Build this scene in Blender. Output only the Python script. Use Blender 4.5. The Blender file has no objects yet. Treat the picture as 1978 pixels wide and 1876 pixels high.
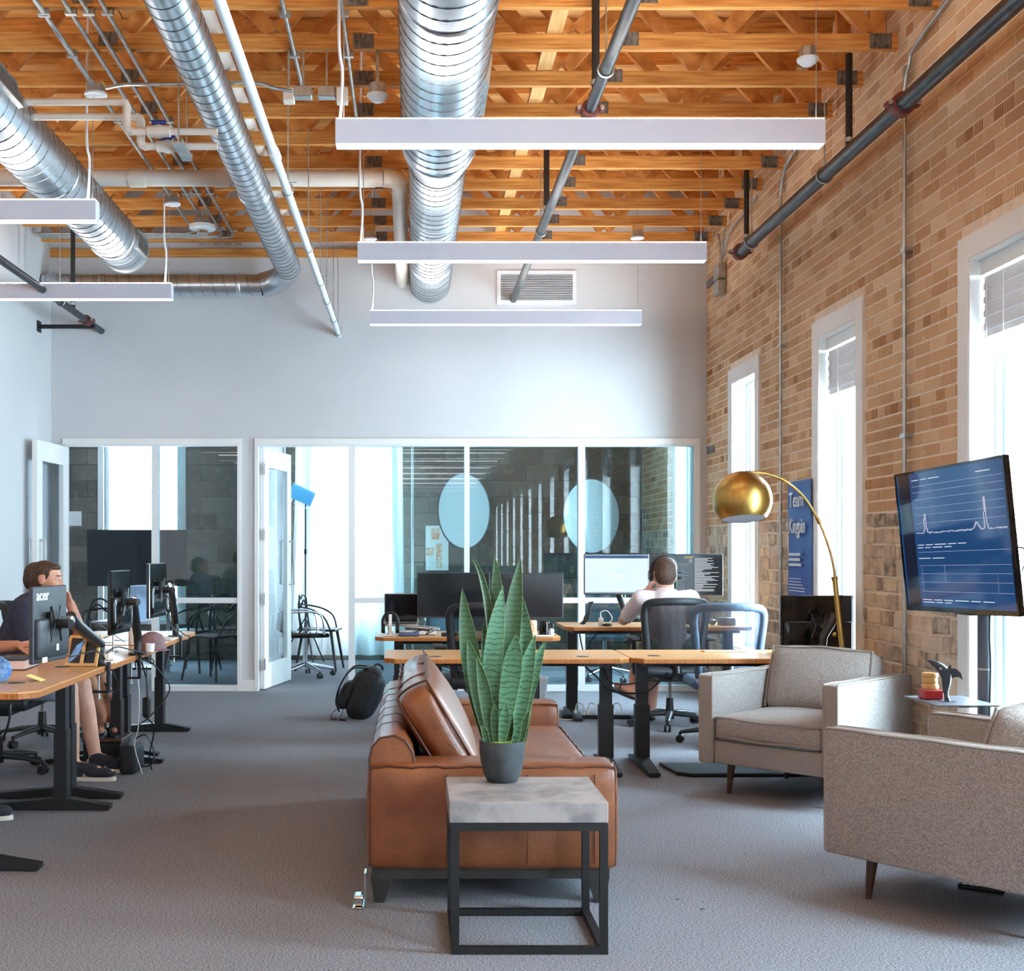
import bpy, bmesh, math, random
from mathutils import Vector, Matrix, Euler
random.seed(7)
PI = math.pi
V = Vector
SC = bpy.context.scene
COL = SC.collection
# ------------------------------------------------------------------ camera, sky, exposure
FPX, VX, VY, CH = 2400.0, 797.0, 1063.0, 1.35      # focal length and axis in pixels of the 1978x1876 photo, eye height
cam = bpy.data.cameras.new('camera'); camo = bpy.data.objects.new('camera', cam); COL.objects.link(camo)
cam.sensor_fit = 'HORIZONTAL'; cam.sensor_width = 36.0; cam.lens = 36.0 * FPX / 1978.0
cam.shift_x = (989.0 - VX) / 1978.0; cam.shift_y = (VY - 938.0) / 1978.0
cam.clip_start = 0.05; cam.clip_end = 200
camo.location = (0, 0, CH); camo.rotation_euler = (PI / 2, 0, 0)
SC.camera = camo
w = bpy.data.worlds.new('daylight'); SC.world = w; w.use_nodes = True
bg = w.node_tree.nodes['Background']; bg.inputs[0].default_value = (0.68, 0.87, 1.0, 1); bg.inputs[1].default_value = 40.0
SC.view_settings.view_transform = 'Standard'; SC.view_settings.look = 'None'
SC.view_settings.gamma = 1.0; SC.view_settings.use_curve_mapping = False
SC.view_settings.exposure = 0.52
SC.cycles.max_bounces = 8; SC.cycles.diffuse_bounces = 4; SC.cycles.glossy_bounces = 4
SC.cycles.transparent_max_bounces = 16; SC.cycles.transmission_bounces = 4
SC.cycles.sample_clamp_indirect = 12.0; SC.cycles.caustics_reflective = False; SC.cycles.caustics_refractive = False
BAR_DOWN, BAR_UP = 5.0, 17.0
WIN_Y = [12.9, 10.56, 8.235, 5.90, 3.56, 1.22, -1.1, -3.44, -5.78, -8.12, -10.46, -12.8, -15.14, -17.5]    # window centres on the brick wall
for wy in WIN_Y:                                         # portals guide sky sampling to the openings
    L = bpy.data.lights.new('window_portal', 'AREA'); L.shape = 'RECTANGLE'; L.size = 2.3; L.size_y = 0.74
    L.cycles.is_portal = True
    o = bpy.data.objects.new('window_portal', L); COL.objects.link(o)
    o.location = (3.02, wy, 1.67); o.rotation_euler = (0, PI / 2, 0)

def P(px, py, Y): return V(((px - VX) * Y / FPX, Y, CH - (py - VY) * Y / FPX))
def X(px, Y): return (px - VX) * Y / FPX
def Z(py, Y): return CH - (py - VY) * Y / FPX

# ------------------------------------------------------------------ helpers
def lin(r, g, b):
    f = lambda c: (c / 255 / 12.92) if c / 255 <= 0.04045 else ((c / 255 + 0.055) / 1.055) ** 2.4
    return (f(r), f(g), f(b), 1)
ROOT = {}
def tag(o, label=None, cat=None, group=None, kind=None):
    if label: o['label'] = label
    if cat: o['category'] = cat
    if group: o['group'] = group
    if kind: o['kind'] = kind
    return o
def thing(name, label, cat, loc=(0, 0, 0), rz=0.0, group=None, kind=None):
    o = bpy.data.objects.new(name, None); COL.objects.link(o)
    o.empty_display_size = 0.1
    o.location = loc; o.rotation_euler = (0, 0, rz)
    ROOT[o.name] = Matrix.Translation(V(loc)) @ Matrix.Rotation(rz, 4, 'Z')
    return tag(o, label, cat, group, kind)
def link(name, me, parent=None, loc=None):
    o = bpy.data.objects.new(name, me); COL.objects.link(o)
    if parent is not None:
        o.parent = parent; ROOT[o.name] = ROOT[parent.name]
    else:
        ROOT[o.name] = Matrix.Translation(V(loc)) if loc else Matrix.Identity(4)
        if loc: o.location = loc
    return o
class MB:
    def __init__(s): s.bm = bmesh.new()
    def face(s, pts):
        return s.bm.faces.new([s.bm.verts.new(p) for p in pts])
    def box(s, x0, x1, y0, y1, z0, z1, M=None, back=True):
        if x0 > x1: x0, x1 = x1, x0
        if y0 > y1: y0, y1 = y1, y0
        if z0 > z1: z0, z1 = z1, z0
        c = [V((x, y, z)) for z in (z0, z1) for y in (y0, y1) for x in (x0, x1)]
        if M is not None: c = [M @ p for p in c]
        v = [s.bm.verts.new(p) for p in c]
        for f in ((0, 2, 3, 1), (4, 5, 7, 6), (0, 1, 5, 4), (2, 6, 7, 3), (0, 4, 6, 2)) + (((1, 3, 7, 5),) if back else ()):
            s.bm.faces.new([v[i] for i in f])
        return s
    def cbox(s, c, size, M=None):
        c = V(c); h = V(size) / 2
        T = Matrix.Translation(c) @ (M.to_4x4() if M is not None else Matrix.Identity(4))
        return s.box(-h.x, h.x, -h.y, h.y, -h.z, h.z, T)
    def rbox(s, c, size, r=0.01, seg=2, M=None):
        t = bmesh.new(); bmesh.ops.create_cube(t, size=1.0)
        bmesh.ops.scale(t, vec=V(size), verts=t.verts)
        bmesh.ops.bevel(t, geom=list(t.edges), offset=r, segments=seg, affect='EDGES', profile=0.5)
        T = Matrix.Translation(V(c)) @ (M.to_4x4() if M is not None else Matrix.Identity(4))
        bmesh.ops.transform(t, matrix=T, verts=t.verts)
        me = bpy.data.meshes.new('t'); t.to_mesh(me); t.free(); s.bm.from_mesh(me); bpy.data.meshes.remove(me)
        return s
    def tube(s, pts, r, seg=8, closed=False, caps=True, flat=1.0, up=None):
        pts = [V(p) for p in pts]; n = len(pts)
        rs = r if isinstance(r, (list, tuple)) else [r] * n
        tang = []
        for i in range(n):
            a = pts[(i - 1) % n] if (closed or i > 0) else pts[i]
            b = pts[(i + 1) % n] if (closed or i < n - 1) else pts[i]
            d = b - a
            tang.append(d.normalized() if d.length > 1e-9 else V((0, 0, 1)))
        if up is None:
            up = V((0, 0, 1)) if abs(tang[0].z) < 0.9 else V((1, 0, 0))
        nrm = (V(up) - tang[0] * V(up).dot(tang[0])).normalized()
        rings = []
        for i in range(n):
            nrm = (nrm - tang[i] * nrm.dot(tang[i]))
            nrm = nrm.normalized() if nrm.length > 1e-6 else tang[i].orthogonal().normalized()
            bn = tang[i].cross(nrm)
            rings.append([s.bm.verts.new(pts[i] + (nrm * math.cos(2 * PI * k / seg) * flat + bn * math.sin(2 * PI * k / seg)) * rs[i]) for k in range(seg)])
        for i in range(n if closed else n - 1):
            a, b = rings[i], rings[(i + 1) % n]
            for k in range(seg):
                s.bm.faces.new((a[k], a[(k + 1) % seg], b[(k + 1) % seg], b[k]))
        if caps and not closed:
            s.bm.faces.new(rings[0][::-1]); s.bm.faces.new(rings[-1])
        return s
    def lathe(s, prof, seg=24, M=None, caps=True):
        M = M if M is not None else Matrix.Identity(4)
        rings = [[s.bm.verts.new(M @ V((r * math.cos(2 * PI * k / seg), r * math.sin(2 * PI * k / seg), z))) for k in range(seg)] for r, z in prof]
        for a, b in zip(rings, rings[1:]):
            for k in range(seg):
                s.bm.faces.new((a[k], a[(k + 1) % seg], b[(k + 1) % seg], b[k]))
        if caps:
            s.bm.faces.new(rings[0][::-1]); s.bm.faces.new(rings[-1])
        return s
    def prism(s, poly, t0, t1, M=None):
        M = M if M is not None else Matrix.Identity(4)
        a = [s.bm.verts.new(M @ V((x, y, t0))) for x, y in poly]
        b = [s.bm.verts.new(M @ V((x, y, t1))) for x, y in poly]
        n = len(poly)
        s.bm.faces.new(a[::-1]); s.bm.faces.new(b)
        for k in range(n):
            s.bm.faces.new((a[k], a[(k + 1) % n], b[(k + 1) % n], b[k]))
        return s
    def ell(s, c, r, seg=16, rings=10, M=None):
        r = (r, r, r) if not isinstance(r, (list, tuple)) else r
        t = bmesh.new(); bmesh.ops.create_uvsphere(t, u_segments=seg, v_segments=rings, radius=1.0)
        T = Matrix.Translation(V(c)) @ (M.to_4x4() if M is not None else Matrix.Identity(4)) @ Matrix.Diagonal((r[0], r[1], r[2], 1))
        bmesh.ops.transform(t, matrix=T, verts=t.verts)
        me = bpy.data.meshes.new('t'); t.to_mesh(me); t.free(); s.bm.from_mesh(me); bpy.data.meshes.remove(me)
        return s
    def cap(s, p0, p1, r0, r1, seg=12):
        p0, p1 = V(p0), V(p1)
        s.ell(p0, r0, seg, 8); s.ell(p1, r1, seg, 8); s.tube([p0, p1], [r0, r1], seg)
        return s
    def cushion(s, w, d, h, M=None, r=0.03, bulge=(0, 0, 0.03), n=12):
        """rounded, puffed-up box, centred on the origin"""
        M = M if M is not None else Matrix.Identity(4)
        ts = [-1, -0.985, -0.95] + [-0.88 + 1.76 * i / (n - 1) for i in range(n)] + [0.95, 0.985, 1]
        hd = (w / 2, d / 2, h / 2); cache = {}
        def vert(a):
            key = tuple(round(t, 4) for t in a)
            if key in cache: return cache[key]
            p = [a[i] * hd[i] for i in range(3)]
            q = [max(-(hd[i] - r), min(hd[i] - r, p[i])) for i in range(3)]
            dd = V([p[i] - q[i] for i in range(3)])
            pt = V(q) + (dd.normalized() * r if dd.length > 1e-9 else V((0, 0, 0)))
            for i in range(3):
                j, k = (i + 1) % 3, (i + 2) % 3
                pt[i] += a[i] * bulge[i] * (1 - a[j] ** 2) * (1 - a[k] ** 2) * (1 if abs(a[i]) > 0 else 0)
            cache[key] = s.bm.verts.new(M @ pt); return cache[key]
        for ax in range(3):
            j, k = (ax + 1) % 3, (ax + 2) % 3
            for sg in (-1, 1):
                for u0, u1 in zip(ts, ts[1:]):
                    for v0, v1 in zip(ts, ts[1:]):
                        q = []
                        for uu, vv in ((u0, v0), (u1, v0), (u1, v1), (u0, v1)):
                            a = [0, 0, 0]; a[ax] = sg; a[j] = uu; a[k] = vv; q.append(vert(a))
                        if len(set(q)) == 4: s.bm.faces.new(q if sg > 0 else q[::-1])
        return s
    def build(s, name, mat, parent=None, smooth=None, w=False, kind=None, label=None):
        """w=True: the coordinates are world coordinates"""
        bm = s.bm; loc = None
        if parent is not None:
            if w: bmesh.ops.transform(bm, matrix=ROOT[parent.name].inverted(), verts=bm.verts)
        elif bm.verts:
            xs = [v.co.x for v in bm.verts]; ys = [v.co.y for v in bm.verts]; zs = [v.co.z for v in bm.verts]
            loc = ((min(xs) + max(xs)) / 2, (min(ys) + max(ys)) / 2, min(zs))
            bmesh.ops.translate(bm, vec=-V(loc), verts=bm.verts)
        bmesh.ops.recalc_face_normals(bm, faces=bm.faces)
        me = bpy.data.meshes.new(name); bm.to_mesh(me); bm.free()
        me.materials.append(mat)
        if smooth:
            me.polygons.foreach_set('use_smooth', [True] * len(me.polygons))
            me.set_sharp_from_angle(angle=math.radians(smooth))
        o = link(name, me, parent, loc)
        if kind: o['kind'] = kind
        if label: o['label'] = label
        return o
def one(mb, name, mat, label, cat, smooth=None, group=None, kind=None):
    return tag(mb.build(name, mat, None, smooth), label, cat, group, kind)
def copy_tree(root, loc, rz, label=None):
    r = root.copy(); COL.objects.link(r); r.location = loc; r.rotation_euler = (0, 0, rz)
    ROOT[r.name] = Matrix.Translation(V(loc)) @ Matrix.Rotation(rz, 4, 'Z')
    if label: r['label'] = label
    for ch in list(root.children):
        c = ch.copy(); COL.objects.link(c); c.parent = r; ROOT[c.name] = ROOT[r.name]
        for g in list(ch.children):
            d = g.copy(); COL.objects.link(d); d.parent = c; ROOT[d.name] = ROOT[r.name]
    return r
def frame(o, xd, yd):
    """4x4 with origin o, x axis xd, y axis yd (orthogonalised), z = x cross y"""
    xd = V(xd).normalized(); yd = V(yd); yd = (yd - xd * yd.dot(xd)).normalized(); zd = xd.cross(yd)
    m = Matrix((xd, yd, zd)).transposed().to_4x4(); m.translation = V(o); return m
def text(body, size, M, mat, parent, name='lettering', depth=0.001, w=True, sx=1.0, bold=0.0):
    cu = bpy.data.curves.new('t', 'FONT'); cu.body = body; cu.size = size; cu.extrude = depth; cu.offset = bold
    o = bpy.data.objects.new('t', cu); COL.objects.link(o)
    me = bpy.data.meshes.new_from_object(o.evaluated_get(bpy.context.evaluated_depsgraph_get()))
    bpy.data.objects.remove(o); bpy.data.curves.remove(cu)
    T = M @ Matrix.Diagonal((sx, 1, 1, 1))
    if w: T = ROOT[parent.name].inverted() @ T
    me.transform(T); me.materials.clear(); me.materials.append(mat)
    return link(name, me, parent)
def bez(p0, p1, p2, p3, n=12):
    out = []
    for i in range(n + 1):
        t = i / n; u = 1 - t
        out.append(V(p0) * u ** 3 + V(p1) * 3 * u * u * t + V(p2) * 3 * u * t * t + V(p3) * t ** 3)
    return out
def smoothpath(pts, n=6):
    """Catmull-Rom through the points"""
    pts = [V(p) for p in pts]; q = [pts[0] * 2 - pts[1]] + pts + [pts[-1] * 2 - pts[-2]]; out = []
    for i in range(1, len(q) - 2):
        a, b, c, d = q[i - 1:i + 3]
        for k in range(n):
            t = k / n
            out.append(0.5 * ((2 * b) + (c - a) * t + (2 * a - 5 * b + 4 * c - d) * t * t + (3 * b - a - 3 * c + d) * t ** 3))
    return out + [pts[-1]]

# ------------------------------------------------------------------ materials
def pm(name, c1, c2=None, scale=8.0, stretch=(1, 1, 1), rough=0.5, metal=0.0, bump=0.0, bscale=None, spec=0.5, detail=4.0,
       lo=0.35, hi=0.65, coat=0.0, sheen=0.0, alpha=1.0, aniso=0.0, rough2=None):
    m = bpy.data.materials.new(name); m.use_nodes = True; nt = m.node_tree; N = nt.nodes; Lk = nt.links
    b = N['Principled BSDF']
    b.inputs['Base Color'].default_value = c1; b.inputs['Roughness'].default_value = rough; b.inputs['Metallic'].default_value = metal
    b.inputs['Specular IOR Level'].default_value = spec; b.inputs['Coat Weight'].default_value = coat
    b.inputs['Sheen Weight'].default_value = sheen; b.inputs['Alpha'].default_value = alpha; b.inputs['Anisotropic'].default_value = aniso
    tc = N.new('ShaderNodeTexCoord'); mp = N.new('ShaderNodeMapping'); mp.inputs['Scale'].default_value = stretch
    Lk.new(tc.outputs['Object'], mp.inputs['Vector'])
    nz = N.new('ShaderNodeTexNoise'); nz.inputs['Scale'].default_value = scale; nz.inputs['Detail'].default_value = detail
    Lk.new(mp.outputs['Vector'], nz.inputs['Vector'])
    if c2 is not None:
        mr = N.new('ShaderNodeMapRange'); mr.inputs['From Min'].default_value = lo; mr.inputs['From Max'].default_value = hi
        Lk.new(nz.outputs['Fac'], mr.inputs['Value'])
        mx = N.new('ShaderNodeMix'); mx.data_type = 'RGBA'; mx.inputs[6].default_value = c1; mx.inputs[7].default_value = c2
        Lk.new(mr.outputs['Result'], mx.inputs[0]); Lk.new(mx.outputs[2], b.inputs['Base Color'])
        if rough2 is not None:
            m2 = N.new('ShaderNodeMapRange'); m2.inputs['To Min'].default_value = rough; m2.inputs['To Max'].default_value = rough2
            Lk.new(nz.outputs['Fac'], m2.inputs['Value']); Lk.new(m2.outputs['Result'], b.inputs['Roughness'])
    if bump:
        n2 = nz
        if bscale:
            n2 = N.new('ShaderNodeTexNoise'); n2.inputs['Scale'].default_value = bscale; n2.inputs['Detail'].default_value = 3.0
            Lk.new(mp.outputs['Vector'], n2.inputs['Vector'])
        bp = N.new('ShaderNodeBump'); bp.inputs['Strength'].default_value = bump; bp.inputs['Distance'].default_value = 0.01
        Lk.new(n2.outputs['Fac'], bp.inputs['Height']); Lk.new(bp.outputs['Normal'], b.inputs['Normal'])
    return m
def emit(name, col, strength):
    m = bpy.data.materials.new(name); m.use_nodes = True; b = m.node_tree.nodes['Principled BSDF']
    b.inputs['Base Color'].default_value = (0.8, 0.8, 0.8, 1); b.inputs['Emission Color'].default_value = col
    b.inputs['Emission Strength'].default_value = strength; return m
def screen(name, col, strength, rough=0.12):
    m = bpy.data.materials.new(name); m.use_nodes = True; b = m.node_tree.nodes['Principled BSDF']
    b.inputs['Base Color'].default_value = (0.012, 0.013, 0.016, 1); b.inputs['Roughness'].default_value = rough
    b.inputs['Emission Color'].default_value = col; b.inputs['Emission Strength'].default_value = strength; return m
def glass(name, tint, refl=1.0, ior=1.5):
    m = bpy.data.materials.new(name); m.use_nodes = True; nt = m.node_tree; N = nt.nodes; N.clear()
    out = N.new('ShaderNodeOutputMaterial'); tr = N.new('ShaderNodeBsdfTransparent'); gl = N.new('ShaderNodeBsdfGlossy')
    tr.inputs[0].default_value = tint; gl.inputs['Roughness'].default_value = 0.0; gl.inputs[0].default_value = (1, 1, 1, 1)
    fr = N.new('ShaderNodeFresnel'); fr.inputs[0].default_value = ior; mt = N.new('ShaderNodeMath'); mt.operation = 'MULTIPLY'
    mt.inputs[1].default_value = refl; mt.use_clamp = True
    ge = N.new('ShaderNodeNewGeometry'); iv = N.new('ShaderNodeMath'); iv.operation = 'MULTIPLY_ADD'; iv.inputs[1].default_value = -refl; iv.inputs[2].default_value = refl
    mx = N.new('ShaderNodeMixShader'); nt.links.new(ge.outputs['Backfacing'], iv.inputs[0]); nt.links.new(iv.outputs[0], mt.inputs[1])
    iv.use_clamp = False
    nt.links.new(fr.outputs[0], mt.inputs[0]); nt.links.new(mt.outputs[0], mx.inputs[0])
    nt.links.new(tr.outputs[0], mx.inputs[1]); nt.links.new(gl.outputs[0], mx.inputs[2]); nt.links.new(mx.outputs[0], out.inputs[0])
    return m
def sheer(name, col, fac, translucent=False):
    """woven or sheer cloth: part of the light passes straight (or scattered) through"""
    m = bpy.data.materials.new(name); m.use_nodes = True; nt = m.node_tree; N = nt.nodes; N.clear()
    out = N.new('ShaderNodeOutputMaterial'); df = N.new('ShaderNodeBsdfDiffuse'); df.inputs[0].default_value = col
    tr = N.new('ShaderNodeBsdfTranslucent' if translucent else 'ShaderNodeBsdfTransparent'); tr.inputs[0].default_value = col if translucent else (1, 1, 1, 1)
    mx = N.new('ShaderNodeMixShader'); mx.inputs[0].default_value = fac
    nt.links.new(df.outputs[0], mx.inputs[1]); nt.links.new(tr.outputs[0], mx.inputs[2]); nt.links.new(mx.outputs[0], out.inputs[0])
    return m
def brickmat(name, cols, mortar, island, rib=False, wash=0.0, bump=0.5):
    """per-brick colour from the object's or the island's own random number, washed with mortar"""
    m = bpy.data.materials.new(name); m.use_nodes = True; nt = m.node_tree; N = nt.nodes; Lk = nt.links; b = N['Principled BSDF']
    b.inputs['Roughness'].default_value = 0.9; b.inputs['Specular IOR Level'].default_value = 0.2
    if island: src = N.new('ShaderNodeNewGeometry').outputs['Random Per Island']
    else: src = N.new('ShaderNodeObjectInfo').outputs['Random']
    rp = N.new('ShaderNodeValToRGB'); rp.color_ramp.interpolation = 'LINEAR'
    el = rp.color_ramp.elements
    while len(el) < len(cols): el.new(0.5)
    for i, c in enumerate(cols): el[i].position = i / (len(cols) - 1); el[i].color = c
    Lk.new(src, rp.inputs[0]); col = rp.outputs[0]
    ge = N.new('ShaderNodeNewGeometry')
    nz = N.new('ShaderNodeTexNoise'); nz.inputs['Scale'].default_value = 11 if wash else 30; nz.inputs['Detail'].default_value = 6
    nz.inputs['Roughness'].default_value = 0.65
    Lk.new(ge.outputs['Position'], nz.inputs['Vector'])
    mr = N.new('ShaderNodeMapRange'); mr.inputs['From Min'].default_value = 0.62 - 0.42 * wash; mr.inputs['From Max'].default_value = 0.74 - 0.12 * wash
    Lk.new(nz.outputs['Fac'], mr.inputs['Value'])
    mx = N.new('ShaderNodeMix'); mx.data_type = 'RGBA'; mx.inputs[7].default_value = mortar
    Lk.new(mr.outputs[0], mx.inputs[0]); Lk.new(col, mx.inputs[6]); col = mx.outputs[2]
    if rib:
        wv = N.new('ShaderNodeTexWave'); wv.bands_direction = 'Y'; wv.inputs['Scale'].default_value = 13.0; wv.inputs['Distortion'].default_value = 1.0
        Lk.new(ge.outputs['Position'], wv.inputs['Vector'])
        m3 = N.new('ShaderNodeMix'); m3.data_type = 'RGBA'; m3.blend_type = 'MULTIPLY'; m3.inputs[7].default_value = (0.72, 0.62, 0.52, 1)
        Lk.new(wv.outputs['Fac'], m3.inputs[0]); Lk.new(col, m3.inputs[6]); col = m3.outputs[2]
    ns = N.new('ShaderNodeTexNoise'); ns.inputs['Scale'].default_value = 0.8; ns.inputs['Detail'].default_value = 4      # broad random patches of darker tone
    Lk.new(ge.outputs['Position'], ns.inputs['Vector'])
    ms = N.new('ShaderNodeMapRange'); ms.inputs['From Min'].default_value = 0.5; ms.inputs['From Max'].default_value = 0.72; ms.inputs['To Max'].default_value = 0.8
    Lk.new(ns.outputs['Fac'], ms.inputs['Value'])
    m4 = N.new('ShaderNodeMix'); m4.data_type = 'RGBA'; m4.blend_type = 'MULTIPLY'; m4.inputs[7].default_value = (0.66, 0.58, 0.52, 1)
    Lk.new(ms.outputs[0], m4.inputs[0]); Lk.new(col, m4.inputs[6]); col = m4.outputs[2]
    Lk.new(col, b.inputs['Base Color'])
    bp = N.new('ShaderNodeBump'); bp.inputs['Strength'].default_value = bump; bp.inputs['Distance'].default_value = 0.01
    Lk.new(nz.outputs['Fac'], bp.inputs['Height']); Lk.new(bp.outputs['Normal'], b.inputs['Normal'])
    return m
MORT = lin(243, 226, 208)
BR_C = [lin(212, 170, 130), lin(222, 186, 146), lin(204, 160, 120), lin(230, 200, 164), lin(212, 172, 134), lin(196, 152, 114)]
HD_C = [lin(222, 184, 142), lin(192, 144, 98), lin(228, 192, 152), lin(178, 130, 86), lin(222, 184, 144), lin(205, 160, 116)]
ST_C = [lin(178, 160, 142), lin(222, 200, 174), lin(128, 114, 104), lin(216, 194, 170), lin(150, 134, 122), lin(228, 208, 184), lin(104, 96, 90), lin(212, 188, 162)]
M = {}
def mm(k, *a, **kw): M[k] = pm(k, *a, **kw)
M['brick'] = brickmat('brick', BR_C, MORT, False); M['brick_i'] = brickmat('brick_i', BR_C, MORT, True)
M['header'] = brickmat('header', HD_C, MORT, False, rib=True); M['header_i'] = brickmat('header_i', HD_C, MORT, True, rib=True)
M['stone'] = brickmat('stone', ST_C, lin(232, 212, 188), False, wash=0.55, bump=1.0); M['stone_i'] = brickmat('stone_i', ST_C, lin(232, 212, 188), True, wash=0.55, bump=1.0)
mm('mortar', lin(243, 226, 208), lin(232, 210, 188), scale=20, rough=0.95, bump=0.4, bscale=60, spec=0.2)
M['block'] = brickmat('block', [lin(104, 100, 92), lin(122, 116, 106), lin(92, 88, 82), lin(132, 124, 112)], lin(140, 132, 120), False, wash=0.2, bump=0.6)
mm('block_joint', lin(118, 112, 104), rough=0.95)
mm('white_wall', lin(210, 209, 211), lin(204, 204, 207), scale=1.2, rough=0.75, bump=0.04, bscale=120, spec=0.3)
mm('trim', lin(238, 236, 234), lin(230, 228, 226), scale=2, rough=0.45)
mm('partition_frame', lin(226, 227, 228), rough=0.4)
mm('window_frame', lin(205, 222, 228), rough=0.4)
mm('carpet', lin(70, 70, 77), lin(176, 176, 185), scale=130, stretch=(1.0, 1.6, 1), rough=0.97, bump=0.5, bscale=260, spec=0.1, detail=3, lo=0.30, hi=0.72)
mm('wood', lin(184, 110, 46), lin(236, 172, 96), scale=6, stretch=(0.5, 8, 8), rough=0.65, bump=0.12, spec=0.3, lo=0.3, hi=0.7)
mm('wood_web', lin(178, 104, 44), lin(226, 158, 86), scale=7, stretch=(1.5, 4, 1.5), rough=0.65, spec=0.3, lo=0.3, hi=0.7)
mm('wood_pale', lin(232, 182, 118), lin(216, 160, 96), scale=6, stretch=(6, 0.6, 6), rough=0.65)
mm('plywood', lin(200, 124, 58), lin(238, 178, 104), scale=2.2, stretch=(0.6, 2.5, 1), rough=0.7, lo=0.3, hi=0.7)
mm('plate', lin(150, 146, 142), lin(92, 88, 86), scale=60, stretch=(1, 1, 0.35), rough=0.5, metal=0.6, bump=0.4)
mm('duct', lin(214, 220, 226), lin(190, 198, 206), scale=5, rough=0.26, metal=1.0, rough2=0.36)
mm('seam', lin(92, 98, 104), rough=0.4, metal=1.0)
mm('galv', lin(196, 198, 196), lin(168, 170, 170), scale=14, rough=0.38, metal=0.9)
mm('white_paint', lin(232, 233, 236), lin(222, 224, 228), scale=3, rough=0.4)
mm('pvc', lin(234, 226, 218), lin(220, 206, 192), scale=4, rough=0.42)
mm('blue_valve', lin(30, 52, 130), rough=0.4)
mm('black_steel', lin(44, 46, 50), lin(72, 74, 78), scale=18, rough=0.32, metal=0.55, rough2=0.45)
mm('black_rod', lin(24, 24, 26), rough=0.5)
mm('red_iron', lin(118, 44, 34), lin(92, 34, 28), scale=20, rough=0.55)
mm('bar_body', lin(218, 216, 228), lin(213, 212, 226), scale=3, rough=0.5)
M['bar_glow'] = emit('bar_glow', (1.0, 0.97, 0.92, 1), BAR_DOWN); M['bar_glow_up'] = emit('bar_glow_up', (1.0, 0.97, 0.92, 1), BAR_UP)
mm('bamboo', lin(222, 168, 108), lin(208, 150, 90), scale=10, stretch=(0.7, 9, 1), rough=0.34, lo=0.3, hi=0.7, coat=0.15)
mm('bamboo_edge', lin(196, 122, 58), lin(150, 84, 36), scale=60, stretch=(3, 3, 0.3), rough=0.45)
mm('desk_leg', lin(26, 27, 30), rough=0.42)
mm('plastic_black', lin(16, 17, 19), lin(24, 25, 27), scale=30, rough=0.42)
mm('gloss_black', lin(12, 12, 14), rough=0.08, spec=0.6)
mm('monitor_back', lin(58, 62, 68), lin(48, 52, 58), scale=40, rough=0.4)
mm('arm_black', lin(28, 28, 30), rough=0.28)
mm('silver', lin(190, 192, 196), rough=0.3, metal=0.85)
mm('chrome', lin(215, 218, 222), rough=0.12, metal=1.0)
mm('chair_black', lin(28, 30, 34), lin(40, 42, 46), scale=50, rough=0.6)
mm('chair_blue', lin(84, 104, 128), lin(72, 92, 116), scale=30, rough=0.5)
mm('caster_base', lin(58, 60, 64), lin(44, 46, 50), scale=10, rough=0.35)
M['mesh_black'] = sheer('mesh_black', lin(34, 36, 40), 0.22); M['mesh_blue'] = sheer('mesh_blue', lin(120, 140, 170), 0.66)
mm('leather', lin(104, 55, 29), lin(146, 86, 50), scale=4.5, rough=0.36, bump=0.16, bscale=70, lo=0.3, hi=0.75, rough2=0.46, coat=0.12)
mm('leather_seam', lin(80, 42, 24), rough=0.5)
mm('sofa_frame', lin(44, 40, 38), rough=0.5)
mm('tweed', lin(130, 123, 121), lin(176, 167, 163), scale=210, rough=0.95, bump=0.35, bscale=240, spec=0.15, detail=2, sheen=0.1)
mm('tweed_welt', lin(150, 141, 134), rough=0.95)
mm('walnut', lin(58, 36, 26), lin(82, 52, 36), scale=14, stretch=(4, 4, 0.6), rough=0.45)
mm('concrete', lin(158, 150, 149), lin(116, 113, 115), scale=11, rough=0.5, detail=9, lo=0.42, hi=0.66)
mm('concrete_side', lin(138, 136, 138), lin(98, 98, 102), scale=14, rough=0.6, detail=8)
mm('pot', lin(46, 50, 54), lin(66, 70, 74), scale=14, rough=0.55, bump=0.1)
mm('moss', lin(150, 176, 70), lin(96, 124, 40), scale=70, rough=0.9, bump=0.6)
mm('brass', lin(190, 154, 86), lin(176, 138, 72), scale=60, stretch=(1, 1, 0.15), rough=0.36, metal=1.0)
mm('brass_dark', lin(168, 126, 60), rough=0.32, metal=1.0)
mm('shade_inner', lin(112, 114, 128), rough=0.5)
mm('banner', lin(42, 86, 168), lin(36, 76, 156), scale=4, rough=0.45, bump=0.3, bscale=7)
mm('print_white', lin(226, 232, 242), rough=0.6)
mm('backpack', lin(22, 25, 29), lin(36, 40, 46), scale=50, rough=0.6, bump=0.1)
mm('skin', lin(222, 170, 146), lin(208, 152, 130), scale=9, rough=0.55)
mm('skin_tan', lin(196, 138, 108), lin(182, 124, 96), scale=9, rough=0.55)
mm('hair', lin(84, 54, 36), lin(56, 36, 26), scale=80, stretch=(1, 1, 0.5), rough=0.6, bump=0.6)
mm('tee_navy', lin(56, 62, 84), lin(46, 52, 72), scale=40, rough=0.9)
mm('shirt_white', lin(232, 218, 218), lin(218, 202, 204), scale=30, rough=0.85)
mm('shirt_blue', lin(88, 98, 138), rough=0.9)
mm('shorts_grey', lin(150, 154, 172), rough=0.9); mm('shorts_khaki', lin(140, 144, 122), lin(126, 130, 108), scale=30, rough=0.9)
mm('shoe', lin(38, 38, 48), lin(56, 56, 68), scale=80, rough=0.9, bump=0.4); mm('sole', lin(226, 220, 208), rough=0.7)
mm('paper', lin(240, 238, 234), rough=0.7); mm('paper_pink', lin(226, 196, 186), rough=0.7)
mm('yellow_note', lin(244, 226, 140), rough=0.7); mm('blue_card', lin(122, 160, 210), rough=0.5)
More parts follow.
